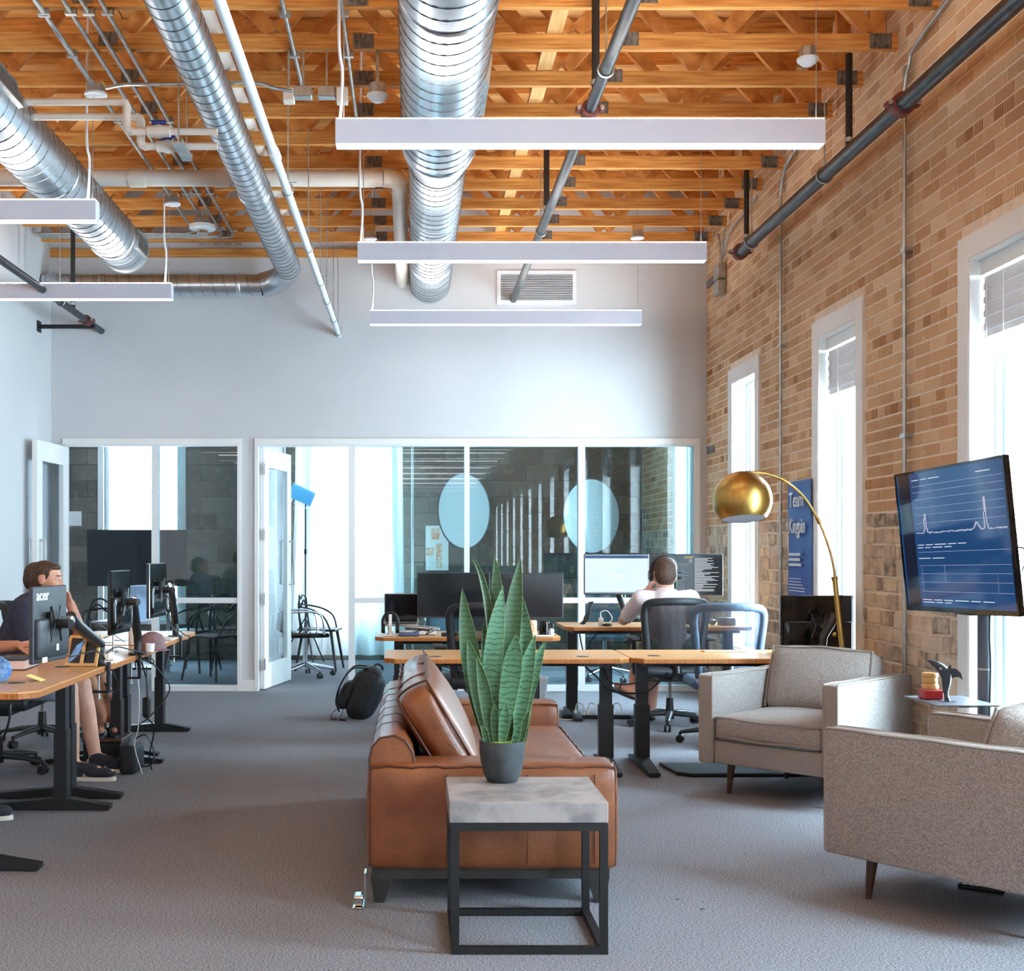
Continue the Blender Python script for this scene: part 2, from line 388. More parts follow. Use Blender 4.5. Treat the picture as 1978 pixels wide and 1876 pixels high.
mm('cap_cloth', lin(140, 110, 112), lin(124, 96, 98), scale=60, rough=0.9)
mm('blue_vase', lin(60, 110, 190), lin(150, 190, 230), scale=40, rough=0.4)
mm('red_tin', lin(176, 24, 28), rough=0.4); mm('gold_tin', lin(222, 176, 112), lin(204, 154, 90), scale=10, rough=0.4)
mm('figurine', lin(70, 78, 88), lin(58, 66, 76), scale=30, rough=0.38)
mm('shelf_grey', lin(104, 112, 122), rough=0.35); mm('stand_grey', lin(96, 104, 116), rough=0.4, metal=0.3)
mm('can', lin(232, 150, 96), lin(240, 226, 206), scale=30, rough=0.35)
mm('white_plastic', lin(236, 236, 238), rough=0.4)
mm('laptop_lid', lin(150, 176, 208), rough=0.35, metal=0.4); mm('book_dark', lin(40, 40, 48), rough=0.5)
mm('mat_grey', lin(72, 78, 86), lin(60, 66, 74), scale=60, rough=0.85)
mm('light_blue', lin(92, 182, 228), rough=0.5)
mm('orange_paint', lin(226, 140, 60), lin(220, 226, 236), scale=5, rough=0.6, lo=0.49, hi=0.51)
M['pane'] = glass('pane', (0.93, 0.97, 0.98, 1)); M['part_glass'] = glass('part_glass', (0.72, 0.86, 0.88, 1), refl=2.2)
M['curtain'] = sheer('curtain', (0.86, 0.87, 0.87, 1), 0.42, True); M['pane_far'] = glass('pane_far', (0.66, 0.68, 0.69, 1)); M['blind'] = sheer('blind', (0.60, 0.57, 0.57, 1), 0.12, True)
M['reflector'] = sheer('reflector', (0.34, 0.35, 0.36, 1), 0.06, True)
M['scr_off'] = screen('scr_off', (0, 0, 0, 1), 0.0, 0.1); M['scr_tv'] = screen('scr_tv', lin(30, 82, 140), 0.46, 0.06)
M['scr_tv_dark'] = screen('scr_tv_dark', lin(16, 24, 48), 0.6, 0.06)
M['scr_doc'] = screen('scr_doc', lin(206, 226, 238), 0.85, 0.2); M['scr_bar'] = screen('scr_bar', lin(50, 90, 150), 0.5, 0.2)
M['scr_code'] = screen('scr_code', lin(26, 34, 42), 0.5, 0.2); M['scr_side'] = screen('scr_side', lin(66, 72, 80), 0.5, 0.2)
M['scr_text'] = emit('scr_text', lin(190, 206, 226), 0.5); M['scr_grey'] = emit('scr_grey', lin(150, 166, 184), 0.8)
M['scr_line'] = emit('scr_line', lin(130, 150, 210), 0.3); M['scr_yellow'] = emit('scr_yellow', lin(232, 196, 60), 0.9)
M['scr_green'] = emit('scr_green', lin(70, 210, 90), 0.9)
def leafmat(name, base, dark):
    m = pm(name, base, None, rough=0.42, spec=0.45); nt = m.node_tree; N = nt.nodes; Lk = nt.links; b = N['Principled BSDF']
    wv = N.new('ShaderNodeTexWave'); wv.bands_direction = 'Z'; wv.inputs['Scale'].default_value = 16; wv.inputs['Distortion'].default_value = 5
    wv.inputs['Detail'].default_value = 3; wv.inputs['Detail Scale'].default_value = 2.5
    tc = N.new('ShaderNodeTexCoord'); Lk.new(tc.outputs['Object'], wv.inputs['Vector'])
    mr = N.new('ShaderNodeMapRange'); mr.inputs['From Min'].default_value = 0.72; mr.inputs['From Max'].default_value = 1.0
    Lk.new(wv.outputs['Fac'], mr.inputs['Value'])
    mx = N.new('ShaderNodeMix'); mx.data_type = 'RGBA'; mx.inputs[6].default_value = base; mx.inputs[7].default_value = dark
    Lk.new(mr.outputs[0], mx.inputs[0]); Lk.new(mx.outputs[2], b.inputs['Base Color']); return m
M['leaf_a'] = leafmat('leaf_a', lin(78, 120, 88), lin(42, 78, 52)); M['leaf_b'] = leafmat('leaf_b', lin(58, 88, 54), lin(36, 62, 38))
mm('leaf_edge', lin(140, 166, 104), rough=0.5)
# ------------------------------------------------------------------ setting
WX, BY, RY = 2.824, 11.91, 15.3          # brick wall face, partition face, far block wall face
def struct(mb, name, mat, parent=None, smooth=None, kind='structure'):
    return mb.build(name, mat, parent, smooth, w=True, kind=kind if parent is None else None)
def sempty(name, loc):
    return thing(name, None, None, loc, kind='structure')
FY, LX0 = -20.0, -6.6                     # the room runs on behind the viewer, as the glass shows
struct(MB().box(LX0, 3.3, FY, 15.5, -0.1, 0), 'floor', M['carpet'])
b = MB()
b.box(-3.6, -3.464, 10.2, BY, 0, 5.0); b.box(LX0, -3.6, 10.2, 10.32, 0, 5.0); b.box(LX0 - .12, LX0, FY, 10.32, 0, 5.0)
struct(b, 'wall_left', M['white_wall'])
struct(MB().box(LX0, 3.3, FY - .1, FY, 0, 5.0), 'wall_front', M['white_wall'])
# bulkhead and piers of the back wall
b = MB()
b.box(-3.464, WX - 0.001, BY, BY + 0.12, 2.37, 5.0)
b.box(X(458, BY), X(500, BY), BY, BY + 0.12, 0, 2.37)
b.box(-3.464, X(131, BY) - 0.02, BY, BY + 0.12, 0, 2.37)
b.box(X(1344, BY), WX - 0.001, BY, BY + 0.12, 0, 2.37)
struct(b, 'wall_back', M['white_wall'])
# ceiling deck
ceil = sempty('ceiling', (0, 4, 4.9))
struct(MB().box(LX0, 3.3, FY, 12.1, 4.9, 5.0), 'deck', M['plywood'], ceil)
for i in range(7):
    for j in range(3):
        x0 = -3.46 + j * 2.44 - (0.9 if i % 2 else 0); y0 = 4.2 + i * 1.12
        struct(MB().box(max(x0, -3.46), min(x0 + 2.43, WX), y0, min(y0 + 1.113, 11.9), 4.885, 4.899), 'plywood_sheet', M['plywood'], ceil)
struct(MB().box(-5.2, WX, BY + 0.12, RY + 0.1, 2.9, 3.0), 'ceiling.001', M['white_wall'])
struct(MB().box(-1.67, -1.57, BY + 0.12, RY, 0, 2.9), 'wall_divider', M['white_wall'])
struct(MB().box(-5.3, -5.2, BY, RY + 0.2, 0, 3.0), 'wall_side', M['white_wall'])
struct(MB().box(-5.3, -3.6, BY, BY + 0.12, 0, 3.0), 'wall_back.001', M['white_wall'])
# baseboards
struct(MB().box(X(459, BY), X(493, BY), BY - 0.014, BY - 0.0005, 0.0, 0.105), 'baseboard_back', M['trim'])
struct(MB().box(-3.463, -3.449, 10.2, BY - 0.9, 0.0, 0.105), 'baseboard_left', M['trim'])
# casings round the glazed openings
b = MB()
b.box(X(122, BY), X(466, BY), BY - 0.018, BY - 0.0005, 2.365, 2.42); b.box(X(459, BY), X(466, BY), BY - 0.018, BY - 0.0005, 0.106, 2.365)
struct(b, 'trim_1', M['trim'])
b = MB()
b.box(X(492, BY), X(1352, BY), BY - 0.018, BY - 0.0005, 2.365, 2.42); b.box(X(492, BY), X(499, BY), BY - 0.018, BY - 0.0005, 0, 2.365)
b.box(X(1343, BY), X(1352, BY), BY - 0.018, BY - 0.0005, 0, 2.365)
struct(b, 'trim_2', M['trim'])
# ---- brick wall: backing with window holes
SILL, HEAD, HW, CW = 0.50, 2.82, 0.37, 0.12
b = MB(); y = FY
for c in sorted(WIN_Y):
    b.box(WX, WX + 0.20, y, c - HW, 0, 5.0); b.box(WX, WX + 0.20, c - HW, c + HW, 0, SILL); b.box(WX, WX + 0.20, c - HW, c + HW, HEAD, 5.0)
    y = c + HW
b.box(WX, WX + 0.20, y, 15.5, 0, 5.0)
wall_right = struct(b, 'wall_right', M['mortar'])
rb = random.Random(3)
holes = [(c - HW - CW, c + HW + CW, SILL - 0.04, HEAD + CW) for c in WIN_Y]
bricks = []      # kind, y0, y1, z0, z1, proud
def addbrick(k, y0, y1, z0, z1, pr):
    segs = [(y0, y1)]
    for a, c2, zb, zt in holes:
        if z1 > zb and z0 < zt:
            new = []
            for s0, s1 in segs:
                if s1 <= a or s0 >= c2: new.append((s0, s1)); continue
                if s0 < a: new.append((s0, a - 0.002))
                if s1 > c2: new.append((c2 + 0.002, s1))
            segs = new
    for s0, s1 in segs:
        if s1 - s0 > 0.03: bricks.append((k, s0, s1, z0, z1, pr, abs((s1 - s0) - (y1 - y0)) < 1e-4))
z = 0.01; row = 0
while z < 1.55:
    h = rb.uniform(0.066, 0.096); y = -1.0 + rb.uniform(0, 0.2)
    while y < 15.2:
        l = rb.choice((0.09, 0.12, 0.16, 0.19, 0.2)) * rb.uniform(0.9, 1.12)
        addbrick('stone', y, y + l, z + rb.uniform(-0.004, 0.004), z + h + rb.uniform(-0.006, 0.003), rb.uniform(0.003, 0.016)); y += l + rb.uniform(0.008, 0.022)
    z += h + rb.uniform(0.010, 0.018)
z0 = z; row = 0
while z < 4.88:
    hd = row % 6 == 2; y = -1.0 + (0.106 if row % 2 else 0) + rb.uniform(0, 0.03)
    while y < 15.2:
        l = 0.094 if hd or rb.random() < 0.07 else 0.200
        addbrick('header' if hd and rb.random() < 0.62 else 'brick', y, y + l, z, z + 0.0575, rb.uniform(0.002, 0.006)); y += l + 0.0125
    z += 0.071; row += 1
def area(bk):
    k, y0, y1, za, zb, pr, full = bk
    yc = (y0 + y1) / 2
    if yc < 1: return 0
    px = VX + WX * FPX / yc; py = VY - ((za + zb) / 2 - CH) * FPX / yc
    if px > 1978 or py < 0 or py > 1876: return 0
    return (y1 - y0) * (zb - za) * WX * (FPX ** 2) / yc ** 3
order = sorted(range(len(bricks)), key=lambda i: -area(bricks[i]))
single = set(order[:300])
bm_by = {'brick': MB(), 'header': MB(), 'stone': MB()}; shared = {}
def lump(mb, y0, y1, za, zb, pr, rough, rnd):
    e = 0.003
    j = lambda s: rnd.uniform(-s, s) if rough else 0.0
    o = [(y0 + j(.006), za + j(.005)), (y1 + j(.006), za + j(.005)), (y1 + j(.006), zb + j(.005)), (y0 + j(.006), zb + j(.005))]
    cy, cz = (y0 + y1) / 2, (za + zb) / 2
    base = [mb.bm.verts.new((WX + 0.004, p[0], p[1])) for p in o]
    f1 = [mb.bm.verts.new((WX - pr * 0.75, p[0], p[1])) for p in o]
    f2 = [mb.bm.verts.new((WX - pr - (j(.006) if rough else 0), p[0] + (e if p[0] < cy else -e) * (2 if rough else 1), p[1] + (e if p[1] < cz else -e) * (2 if rough else 1))) for p in o]
    for a, c in ((base, f1), (f1, f2)):
        for k in range(4): mb.bm.faces.new((a[k], a[(k + 1) % 4], c[(k + 1) % 4], c[k]))
    mb.bm.faces.new(f2)
for i, (k, y0, y1, za, zb, pr, full) in enumerate(bricks):
    if i in single:
        key = (k, round(y1 - y0, 3)) if k != 'stone' else None
        if full and key in shared:
            o = link('brick', shared[key], wall_right)
        else:
            mb = MB(); lump(mb, -(y1 - y0) / 2, (y1 - y0) / 2, 0, zb - za, pr, k == 'stone', rb)
            bmesh.ops.recalc_face_normals(mb.bm, faces=mb.bm.faces)
            me = bpy.data.meshes.new('brick' if k != 'stone' else 'stone'); mb.bm.to_mesh(me); mb.bm.free(); me.materials.append(M[k])
            o = link('brick' if k != 'stone' else 'stone', me, wall_right)
            if full and key: shared[key] = me
        o.location = ROOT[wall_right.name].inverted() @ V((0, (y0 + y1) / 2, za))
    else:
        lump(bm_by[k], y0, y1, za, zb, pr, k == 'stone', rb)
for k, nm in (('brick', 'brickwork'), ('header', 'brickwork'), ('stone', 'stonework')):
    struct(bm_by[k], nm, M[k + '_i'], wall_right)['kind'] = 'stuff'
# dark anchor stubs in the brick near the corner
for py in (545, 869):
    tag(MB().box(WX - 0.02, WX + 0.002, 11.6, 11.85, Z(py, 11.7) - 0.03, Z(py, 11.7) + 0.035).build('wall_socket', M['plate'], wall_right, w=True))
# ---- windows in the brick wall
def brick_window(n, c, view=True):
    r = sempty('window_%d' % n, (WX, c, SILL)); n = n
    x0, x1 = WX - 0.022, WX + 0.004
    for nm, (y0, y1, za, zb) in (('casing', (c - HW - CW, c - HW, SILL - 0.04, HEAD)), ('casing', (c + HW, c + HW + CW, SILL - 0.04, HEAD)),
                                 ('casing', (c - HW - CW, c + HW + CW, HEAD + 0.001, HEAD + CW)), ('sill', (c - HW - 0.02, c + HW + 0.02, SILL - 0.04, SILL))):
        struct(MB().box(x0 - (0.02 if nm == 'sill' else 0), x1, y0, y1, za, zb), nm, M['trim'], r)
    b = MB()
    b.box(WX - 0.018, WX + 0.195, c - HW - 0.001, c - HW + 0.012, SILL, HEAD); b.box(WX - 0.018, WX + 0.195, c + HW - 0.012, c + HW + 0.001, SILL, HEAD)
    b.box(WX - 0.018, WX + 0.195, c - HW + 0.012, c + HW - 0.012, HEAD - 0.012, HEAD); b.box(WX - 0.018, WX + 0.195, c - HW + 0.012, c + HW - 0.012, SILL, SILL + 0.012)
    struct(b, 'jamb_liner', M['trim'], r)
    b = MB(); f0, f1 = WX + 0.11, WX + 0.16; h = HW - 0.012
    for s in (-1, 1): b.box(f0, f1, c + s * h, c + s * (h - 0.055), SILL + 0.012, HEAD - 0.012)
    b.box(f0, f1, c - h + .055, c + h - .055, SILL + 0.012, SILL + 0.07); b.box(f0, f1, c - h + .055, c + h - .055, HEAD - 0.07, HEAD - 0.012)
    struct(b, 'frame', M['window_frame'], r)
    b = MB(); f0, f1 = WX + 0.125, WX + 0.15; h -= 0.057
    for s in (-1, 1): b.box(f0, f1, c + s * h, c + s * (h - 0.03), SILL + 0.072, HEAD - 0.072)
    struct(b, 'sash', M['window_frame'], r)
    struct(MB().box(WX + 0.136, WX + 0.140, c - h + 0.03, c + h - 0.03, SILL + 0.07, HEAD - 0.07), 'pane', M['pane'], r)
    return r
for n, i in ((1, 3), (2, 2), (3, 1), (4, 0), (5, 4), (6, 5), (7, 6)) + tuple((5 + i, i) for i in range(7, 14)): brick_window(n, WIN_Y[i])
# woven blinds at the head of two windows
for c, lab in ((5.90, 'pale woven blind drawn up at the head of the tall window beside the television'),
               (8.235, 'pale woven blind drawn up in the middle window behind the lamp arc')):
    r = thing('woven_blind', lab, 'blind', (WX + 0.08, c, HEAD - 0.4))
    MB().box(WX + 0.03, WX + 0.075, c - 0.34, c + 0.34, HEAD - 0.09, HEAD - 0.013).build('headrail', M['trim'], r, w=True)
    for k in range(9):
        za = HEAD - 0.10 - k * 0.034
        MB().box(WX + 0.046 - 0.006 * (k % 2), WX + 0.062 - 0.006 * (k % 2), c - 0.335, c + 0.335, za - 0.032, za).build('slat', M['blind'], r, w=True)
    for yy in (0.28, -0.28, 0.1):
        MB().tube([(WX + 0.03, c + yy, HEAD - 0.08), (WX + 0.028, c + yy, HEAD - (1.55 if yy > .2 else .42))], 0.0028, 6).build('cord', M['trim'], r, w=True)
# ---- far block wall with windows
bl_holes = [(-3.80, -2.86, 0.50, 2.80), (-1.12, -0.28, 0.50, 2.80)]
b = MB(); x = -5.3
for a, c, s, h in bl_holes:
    b.box(x, a, RY, RY + 0.2, 0, 3.0); b.box(a, c, RY, RY + 0.2, 0, s); b.box(a, c, RY, RY + 0.2, h, 3.0); x = c
b.box(x, WX + 0.3, RY, RY + 0.2, 0, 3.0)
wall_far = struct(b, 'wall_far', M['block_joint'])
bme = {}
for row in range(15):
    zz = row * 0.2; xx = -5.2 - (0.2 if row % 2 else 0)
    while xx < WX:
        segs = [(max(xx, -5.2), min(xx + 0.392, WX - 0.01))]
        for a, c, s, h in bl_holes:
            if zz + 0.19 > s - 0.05 and zz < h + 0.05:
                segs = [q for s0, s1 in segs for q in ((s0, min(s1, a - 0.07)), (max(s0, c + 0.07), s1)) if q[1] - q[0] > 0.03] if any(s1 > a - .07 and s0 < c + .07 for s0, s1 in segs) else segs
        for s0, s1 in segs:
            key = round(s1 - s0, 3)
            if key not in bme:
                mb = MB(); mb.rbox((0, 0.0, 0.096), (key, 0.03, 0.192), 0.005, 1)
                me = bpy.data.meshes.new('block'); mb.bm.to_mesh(me); mb.bm.free(); me.materials.append(M['block']); bme[key] = me
            o = link('block', bme[key], wall_far); o.location = ROOT[wall_far.name].inverted() @ V(((s0 + s1) / 2, RY + 0.005, zz + 0.004))
        xx += 0.4
for n, (a, c, s, h) in zip((8, 9), bl_holes):
    r = sempty('window_%d' % n, ((a + c) / 2, RY, s))
    b = MB()
    for q0, q1, za, zb in ((a - 0.07, a, s - .06, h + .06), (c, c + 0.07, s - .06, h + .06), (a, c, h, h + .06), (a, c, s - .06, s)): b.box(q0, q1, RY - 0.03, RY + 0.01, za, zb)
    struct(b, 'casing', M['trim'], r)
    b = MB()
    for q0, q1, za, zb in ((a, a + 0.05, s, h), (c - 0.05, c, s, h), (a + .05, c - .05, h - .05, h), (a + .05, c - .05, s, s + .05)): b.box(q0, q1, RY + 0.05, RY + 0.12, za, zb)
    struct(b, 'frame', M['window_frame'], r)
    struct(MB().box(a + .05, c - .05, RY + .08, RY + .086, s + .05, h - .05), 'pane', M['pane_far'], r)
# ---- glazed partition
def glazing(n, px0, px1, muls, rail=True):
    r = sempty('window_%d' % n, (X((px0 + px1) / 2, BY), BY, 0))
    y0, y1 = BY - 0.01, BY + 0.08
    struct(MB().box(X(px0, BY), X(px1, BY), y0, y1, 2.345, 2.37), 'head', M['partition_frame'], r)
    struct(MB().box(X(px0, BY), X(px1, BY), y0, y1, 0, 0.055), 'bottom_rail', M['partition_frame'], r)
    edges = [px0] + [e for m in muls for e in m] + [px1]
    for a, c in muls: struct(MB().box(X(a, BY), X(c, BY), y0, y1, 0.055, 2.345), 'mullion', M['partition_frame'], r)
    for a, c in zip(edges[::2], edges[1::2]):
        if c - a < 14: continue
        struct(MB().box(X(a, BY), X(c, BY), y0, y1, 0.843, 0.893), 'rail', M['partition_frame'], r)
        for za, zb in ((0.055, 0.843), (0.893, 2.345)):
            struct(MB().box(X(a, BY), X(c, BY), BY + 0.03, BY + 0.038, za, zb), 'pane', M['part_glass'], r)
glazing(21, 293, 459, [(293.01, 306)])
glazing(22, 673, 1344, [(673.01, 685), (897, 907), (1117, 1130), (1340, 1343.99)])
# heads over the two doorways
struct(MB().box(X(131, BY) - .02, X(293, BY), BY - .01, BY + .08, 2.345, 2.37), 'trim_3', M['partition_frame'])
struct(MB().box(X(500, BY), X(673, BY), BY - .01, BY + .08, 2.345, 2.37), 'trim_4', M['partition_frame'])
# ---- doors: leaf in local coords, hinge at origin, leaf along +x, thickness in y
def door(n, loc, ang, width, mirror=1):
    r = sempty('door_%d' % n, loc); r.rotation_euler = (0, 0, ang); ROOT[r.name] = Matrix.Translation(V(loc)) @ Matrix.Rotation(ang, 4, 'Z')
    H, st, T = 2.335, 0.14, 0.022
    b = MB()
    b.box(0, st, -T, T, 0.012, H); b.box(width - st, width, -T, T, 0.012, H); b.box(st, width - st, -T, T, 0.012, 0.25); b.box(st, width - st, -T, T, H - 0.18, H)
    b.build('leaf', M['trim'], r)
    MB().box(st, width - st, -0.004, 0.004, 0.25, H - 0.18).build('pane', M['pane'], r)
    for s in (-1, 1):
        b = MB(); hx = width - 0.07
        b.tube([(hx, s * T, 1.0), (hx, s * 0.07, 1.0), (hx, s * 0.07, 1.44), (hx, s * T, 1.44)], 0.011, 8)
        b.build('handle', M['silver'], r, smooth=40)
    for hz in (0.25, 0.88, 1.5, 2.13):
        b = MB(); b.box(-0.028, 0.03, -T - 0.003, -T - 0.0005, hz - 0.055, hz + 0.055); b.tube([(0.0, -T - 0.006, hz - 0.055), (0.0, -T - 0.006, hz + 0.055)], 0.007, 8)
        b.build('hinge', M['silver'], r)
    return r
door(1, (X(131, BY) - 0.012, BY - 0.02, 0), math.atan2(-0.83, -0.045), 0.84)
door(2, (X(502, BY) + 0.015, BY + 0.06, 0), math.atan2(0.9, 0.168), 0.92)
# ---- air grille on the white wall
r = thing('air_grille', 'white louvred air grille high on the white back wall', 'grille', (X(1036, BY), BY, Z(588, BY)))
x0, x1, za, zb = X(960, BY), X(1113, BY), Z(588, BY), Z(523, BY)
b = MB(); t = 0.035
b.box(x0, x1, BY - .014, BY - .001, zb - t, zb); b.box(x0, x1, BY - .014, BY - .001, za, za + t); b.box(x0, x0 + t, BY - .014, BY - .001, za + t, zb - t); b.box(x1 - t, x1, BY - .014, BY - .001, za + t, zb - t)
b.build('frame', M['white_paint'], r, w=True)
MB().box(x0 + t, x1 - t, BY - .004, BY - .001, za + t, zb - t).build('backing', M['seam'], r, w=True)
nl = 15
for k in range(nl):
    zz = za + t + (zb - za - 2 * t) * (k + 0.5) / nl
    MB().cbox(((x0 + x1) / 2, BY - 0.009, zz), (x1 - x0 - 2 * t, 0.012, 0.004), Matrix.Rotation(0.7, 3, 'X')).build('louvre', M['white_paint'], r, w=True)
# ------------------------------------------------------------------ roof trusses
ords = ['farthest, next to the white wall', 'second from the white wall', 'third from the white wall', 'fourth from the white wall', 'fifth from the white wall',
        'sixth from the white wall', 'just behind the nearest light bar', 'second behind the front one', 'next behind the front one', 'nearest, along the top edge of the picture']
CZ = 4.23
bolt_r = random.Random(5)
for k in range(10):
    Yt = 11.6 - 0.555 * k
    r = thing('roof_truss', 'orange wooden roof truss, ' + ords[k], 'truss', (-0.3, Yt, CZ), group='roof trusses')
    xl, xr = -3.46, 2.79
    MB().box(xl, xr, Yt - 0.02, Yt + 0.02, CZ, CZ + 0.09).build('bottom_chord', M['wood'], r, w=True)
    MB().box(xl, xr, Yt - 0.02, Yt + 0.02, 4.79, 4.88).build('top_chord', M['wood'], r, w=True)
    n = 14; dx = (xr - 0.12 - xl - 0.1) / n
    for i in range(n):
        xa = xl + 0.08 + i * dx; xb = xa + dx
        za, zb = (CZ + 0.085, 4.795) if i % 2 == 0 else (4.795, CZ + 0.085)
        d = V((xb - xa, 0, zb - za)); L = d.length; d.normalize()
        T = frame(((xa + xb) / 2, Yt, (za + zb) / 2), d, (0, 1, 0))
        hw_ = 0.0192 if i % 2 else 0.0178
        MB().box(-L / 2 + .03, L / 2 - .03, -hw_, hw_, -0.042, 0.042, T).build('web', M['wood_web'], r, w=True)
    MB().box(xr - 0.16, xr - 0.075, Yt - .0195, Yt + .0195, CZ + .09, 4.79).build('end_post', M['wood_web'], r, w=True)
    px_s = -0.30 + bolt_r.uniform(-.02, .02)
    for xc, ww, hh, zc in ((px_s, 0.12, 0.085, CZ + .047), (1.25, 0.1, 0.08, CZ + 0.06), (2.69, 0.125, 0.088, CZ + .046), (-1.75, 0.11, 0.08, CZ + .06), (xl + .09 + 8 * dx, 0.12, 0.09, CZ + 0.075)):
        b = MB(); b.box(xc - ww / 2, xc + ww / 2, Yt - 0.0225, Yt - 0.0205, zc - hh / 2, zc + hh / 2)
        for q in range(5): b.box(xc - ww / 2 + .006, xc + ww / 2 - .006, Yt - 0.0245, Yt - 0.0222, zc - hh / 2 + hh * (q + .3) / 5, zc - hh / 2 + hh * (q + .7) / 5)
        b.build('connector_plate', M['plate'], r, w=True)
one(MB().box(0.77, 0.86, 6.4, 11.88, CZ + 0.092, CZ + 0.13), 'brace_board', M['wood_pale'], 'pale wooden brace board running lengthwise over the truss chords', 'board')
struct(MB().box(X(90, BY), 2.75, BY - 0.045, BY - 0.001, 4.155, 4.228), 'trim_5', M['wood'])
# ------------------------------------------------------------------ things under the roof
def duct_section(name, parent, p0, p1, r, pitch=0.125, seg=32):
    """plain tube with one raised spiral lock seam round it"""
    p0, p1 = V(p0), V(p1); L = (p1 - p0).length; T = frame(p0, (p1 - p0).orthogonal(), (p1 - p0).cross((p1 - p0).orthogonal()))
    o = MB().tube([p0, p1], r, seg, caps=False).build(name, M['duct'], parent, 40, w=True)
    n = int(L / pitch * 26)
    b = MB().tube([T @ V(((r + .0006) * math.cos(2 * PI * k / 26), (r + .0006) * math.sin(2 * PI * k / 26), L * k / n)) for k in range(n + 1)], .0016 + .007 * r, 5)
    b.build('spiral_seam', M['seam'], o, 60, w=True); return o
def collar(p, d, r, L=0.05):
    p, d = V(p), V(d).normalized()
    return MB().tube([p - d * L / 2, p - d * L / 4, p + d * L / 4, p + d * L / 2], [r + .003, r + .008, r + .008, r + .003], 28, caps=True)
# main duct
DX, DZ = 0.165, 3.90
r = thing('air_duct', 'widest silver spiral air duct, running over the plant to the white wall', 'duct', (DX, 8, DZ))
duct_section('wide_section', r, (DX, 4.9, DZ), (DX, 7.72, DZ), 0.232)
MB().tube([(DX, 7.72, DZ), (DX, 7.86, DZ), (DX, 8.0, DZ), (DX, 8.12, DZ)], [0.232, 0.225, 0.195, 0.186], 28, caps=False).build('reducer', M['duct'], r, 24, w=True)
duct_section('narrow_section', r, (DX, 8.12, DZ), (DX, 11.9, DZ), 0.19)
for yy, rr in ((7.72, .232), (9.3, .19), (10.9, .19), (5.6, .232)): collar((DX, yy, DZ), (0, 1, 0), rr).build('collar', M['duct'], r, 40, w=True)
def duct_grille(parent, c, ang, R, ly, nslat=9):
    """register set into the side of a duct that runs along y; ang measured from +x towards +z"""
    T = Matrix.Translation(V(c)) @ Matrix.Rotation(-ang, 4, 'Y') @ Matrix.Translation(V((R + 0.004, 0, 0)))
    b = MB(); hw = 0.075
    b.box(-.02, .012, -ly / 2, ly / 2, -hw, -hw + .014, T); b.box(-.02, .012, -ly / 2, ly / 2, hw - .014, hw, T)
    b.box(-.02, .012, -ly / 2, -ly / 2 + .016, -hw + .014, hw - .014, T); b.box(-.02, .012, ly / 2 - .016, ly / 2, -hw + .014, hw - .014, T)
    g = b.build('register', M['galv'], parent, w=True)
    MB().box(-.012, -.004, -ly / 2 + .016, ly / 2 - .016, -hw + .014, hw - .014, T).build('register_backing', M['black_rod'], g, w=True)
    for k in range(nslat):
        yy = -ly / 2 + .016 + (ly - .032) * (k + .5) / nslat
        MB().box(-.004, .010, yy - .003, yy + .003, -hw + .014, hw - .014, T).build('register_slat', M['galv'], g, w=True)
duct_grille(r, (DX, 6.75, DZ), -0.12, 0.232, 0.5, 12)
# slim duct with elbow
SX, SZ = -1.135, 3.93
r = thing('air_duct', 'slim silver spiral air duct that bends left along the white wall', 'duct', (SX, 9, SZ))
duct_section('long_section', r, (SX, 4.9, SZ), (SX, 11.35, SZ), 0.115, 0.12)
el = [(SX - 0.27 + 0.27 * math.cos(a), 11.35 + 0.27 * math.sin(a), SZ - 0.1 * a / (PI / 2)) for a in [PI / 2 * i / 8 for i in range(9)]]
MB().tube(el, 0.115, 24, caps=False, up=(0, 0, 1)).build('elbow', M['duct'], r, 24, w=True)
duct_section('wall_section', r, (SX - 0.27, 11.62, SZ - 0.1), (-3.45, 11.62, SZ - 0.1), 0.1, 0.11)
for yy in (8.9,): collar((SX, yy, SZ), (0, 1, 0), 0.115).build('collar', M['duct'], r, 40, w=True)
for xx in (-1.62, -2.9): collar((xx, 11.62, SZ - .1), (1, 0, 0), 0.1, 0.03).build('collar', M['duct'], r, 40, w=True)
# left duct
LX, LZ = -2.39, 3.85
r = thing('air_duct', 'silver spiral air duct with end register above the left light bars', 'duct', (LX, 8, LZ))
duct_section('long_section', r, (LX, 4.9, LZ), (LX, 10.35, LZ), 0.186, 0.125)
MB().tube([(LX, 10.32, LZ), (LX, 10.36, LZ), (LX, 10.40, LZ)], [0.197, 0.197, 0.15], 28).build('end_cap', M['galv'], r, 40, w=True)
duct_grille(r, (LX, 10.10, LZ), -0.05, 0.186, 0.36, 7); duct_grille(r, (LX, 6.75, LZ), 0.25, 0.186, 0.4, 8)
for yy in (8.2, 9.85): collar((LX, yy, LZ), (0, 1, 0), 0.186, 0.03).build('collar', M['duct'], r, 40, w=True)
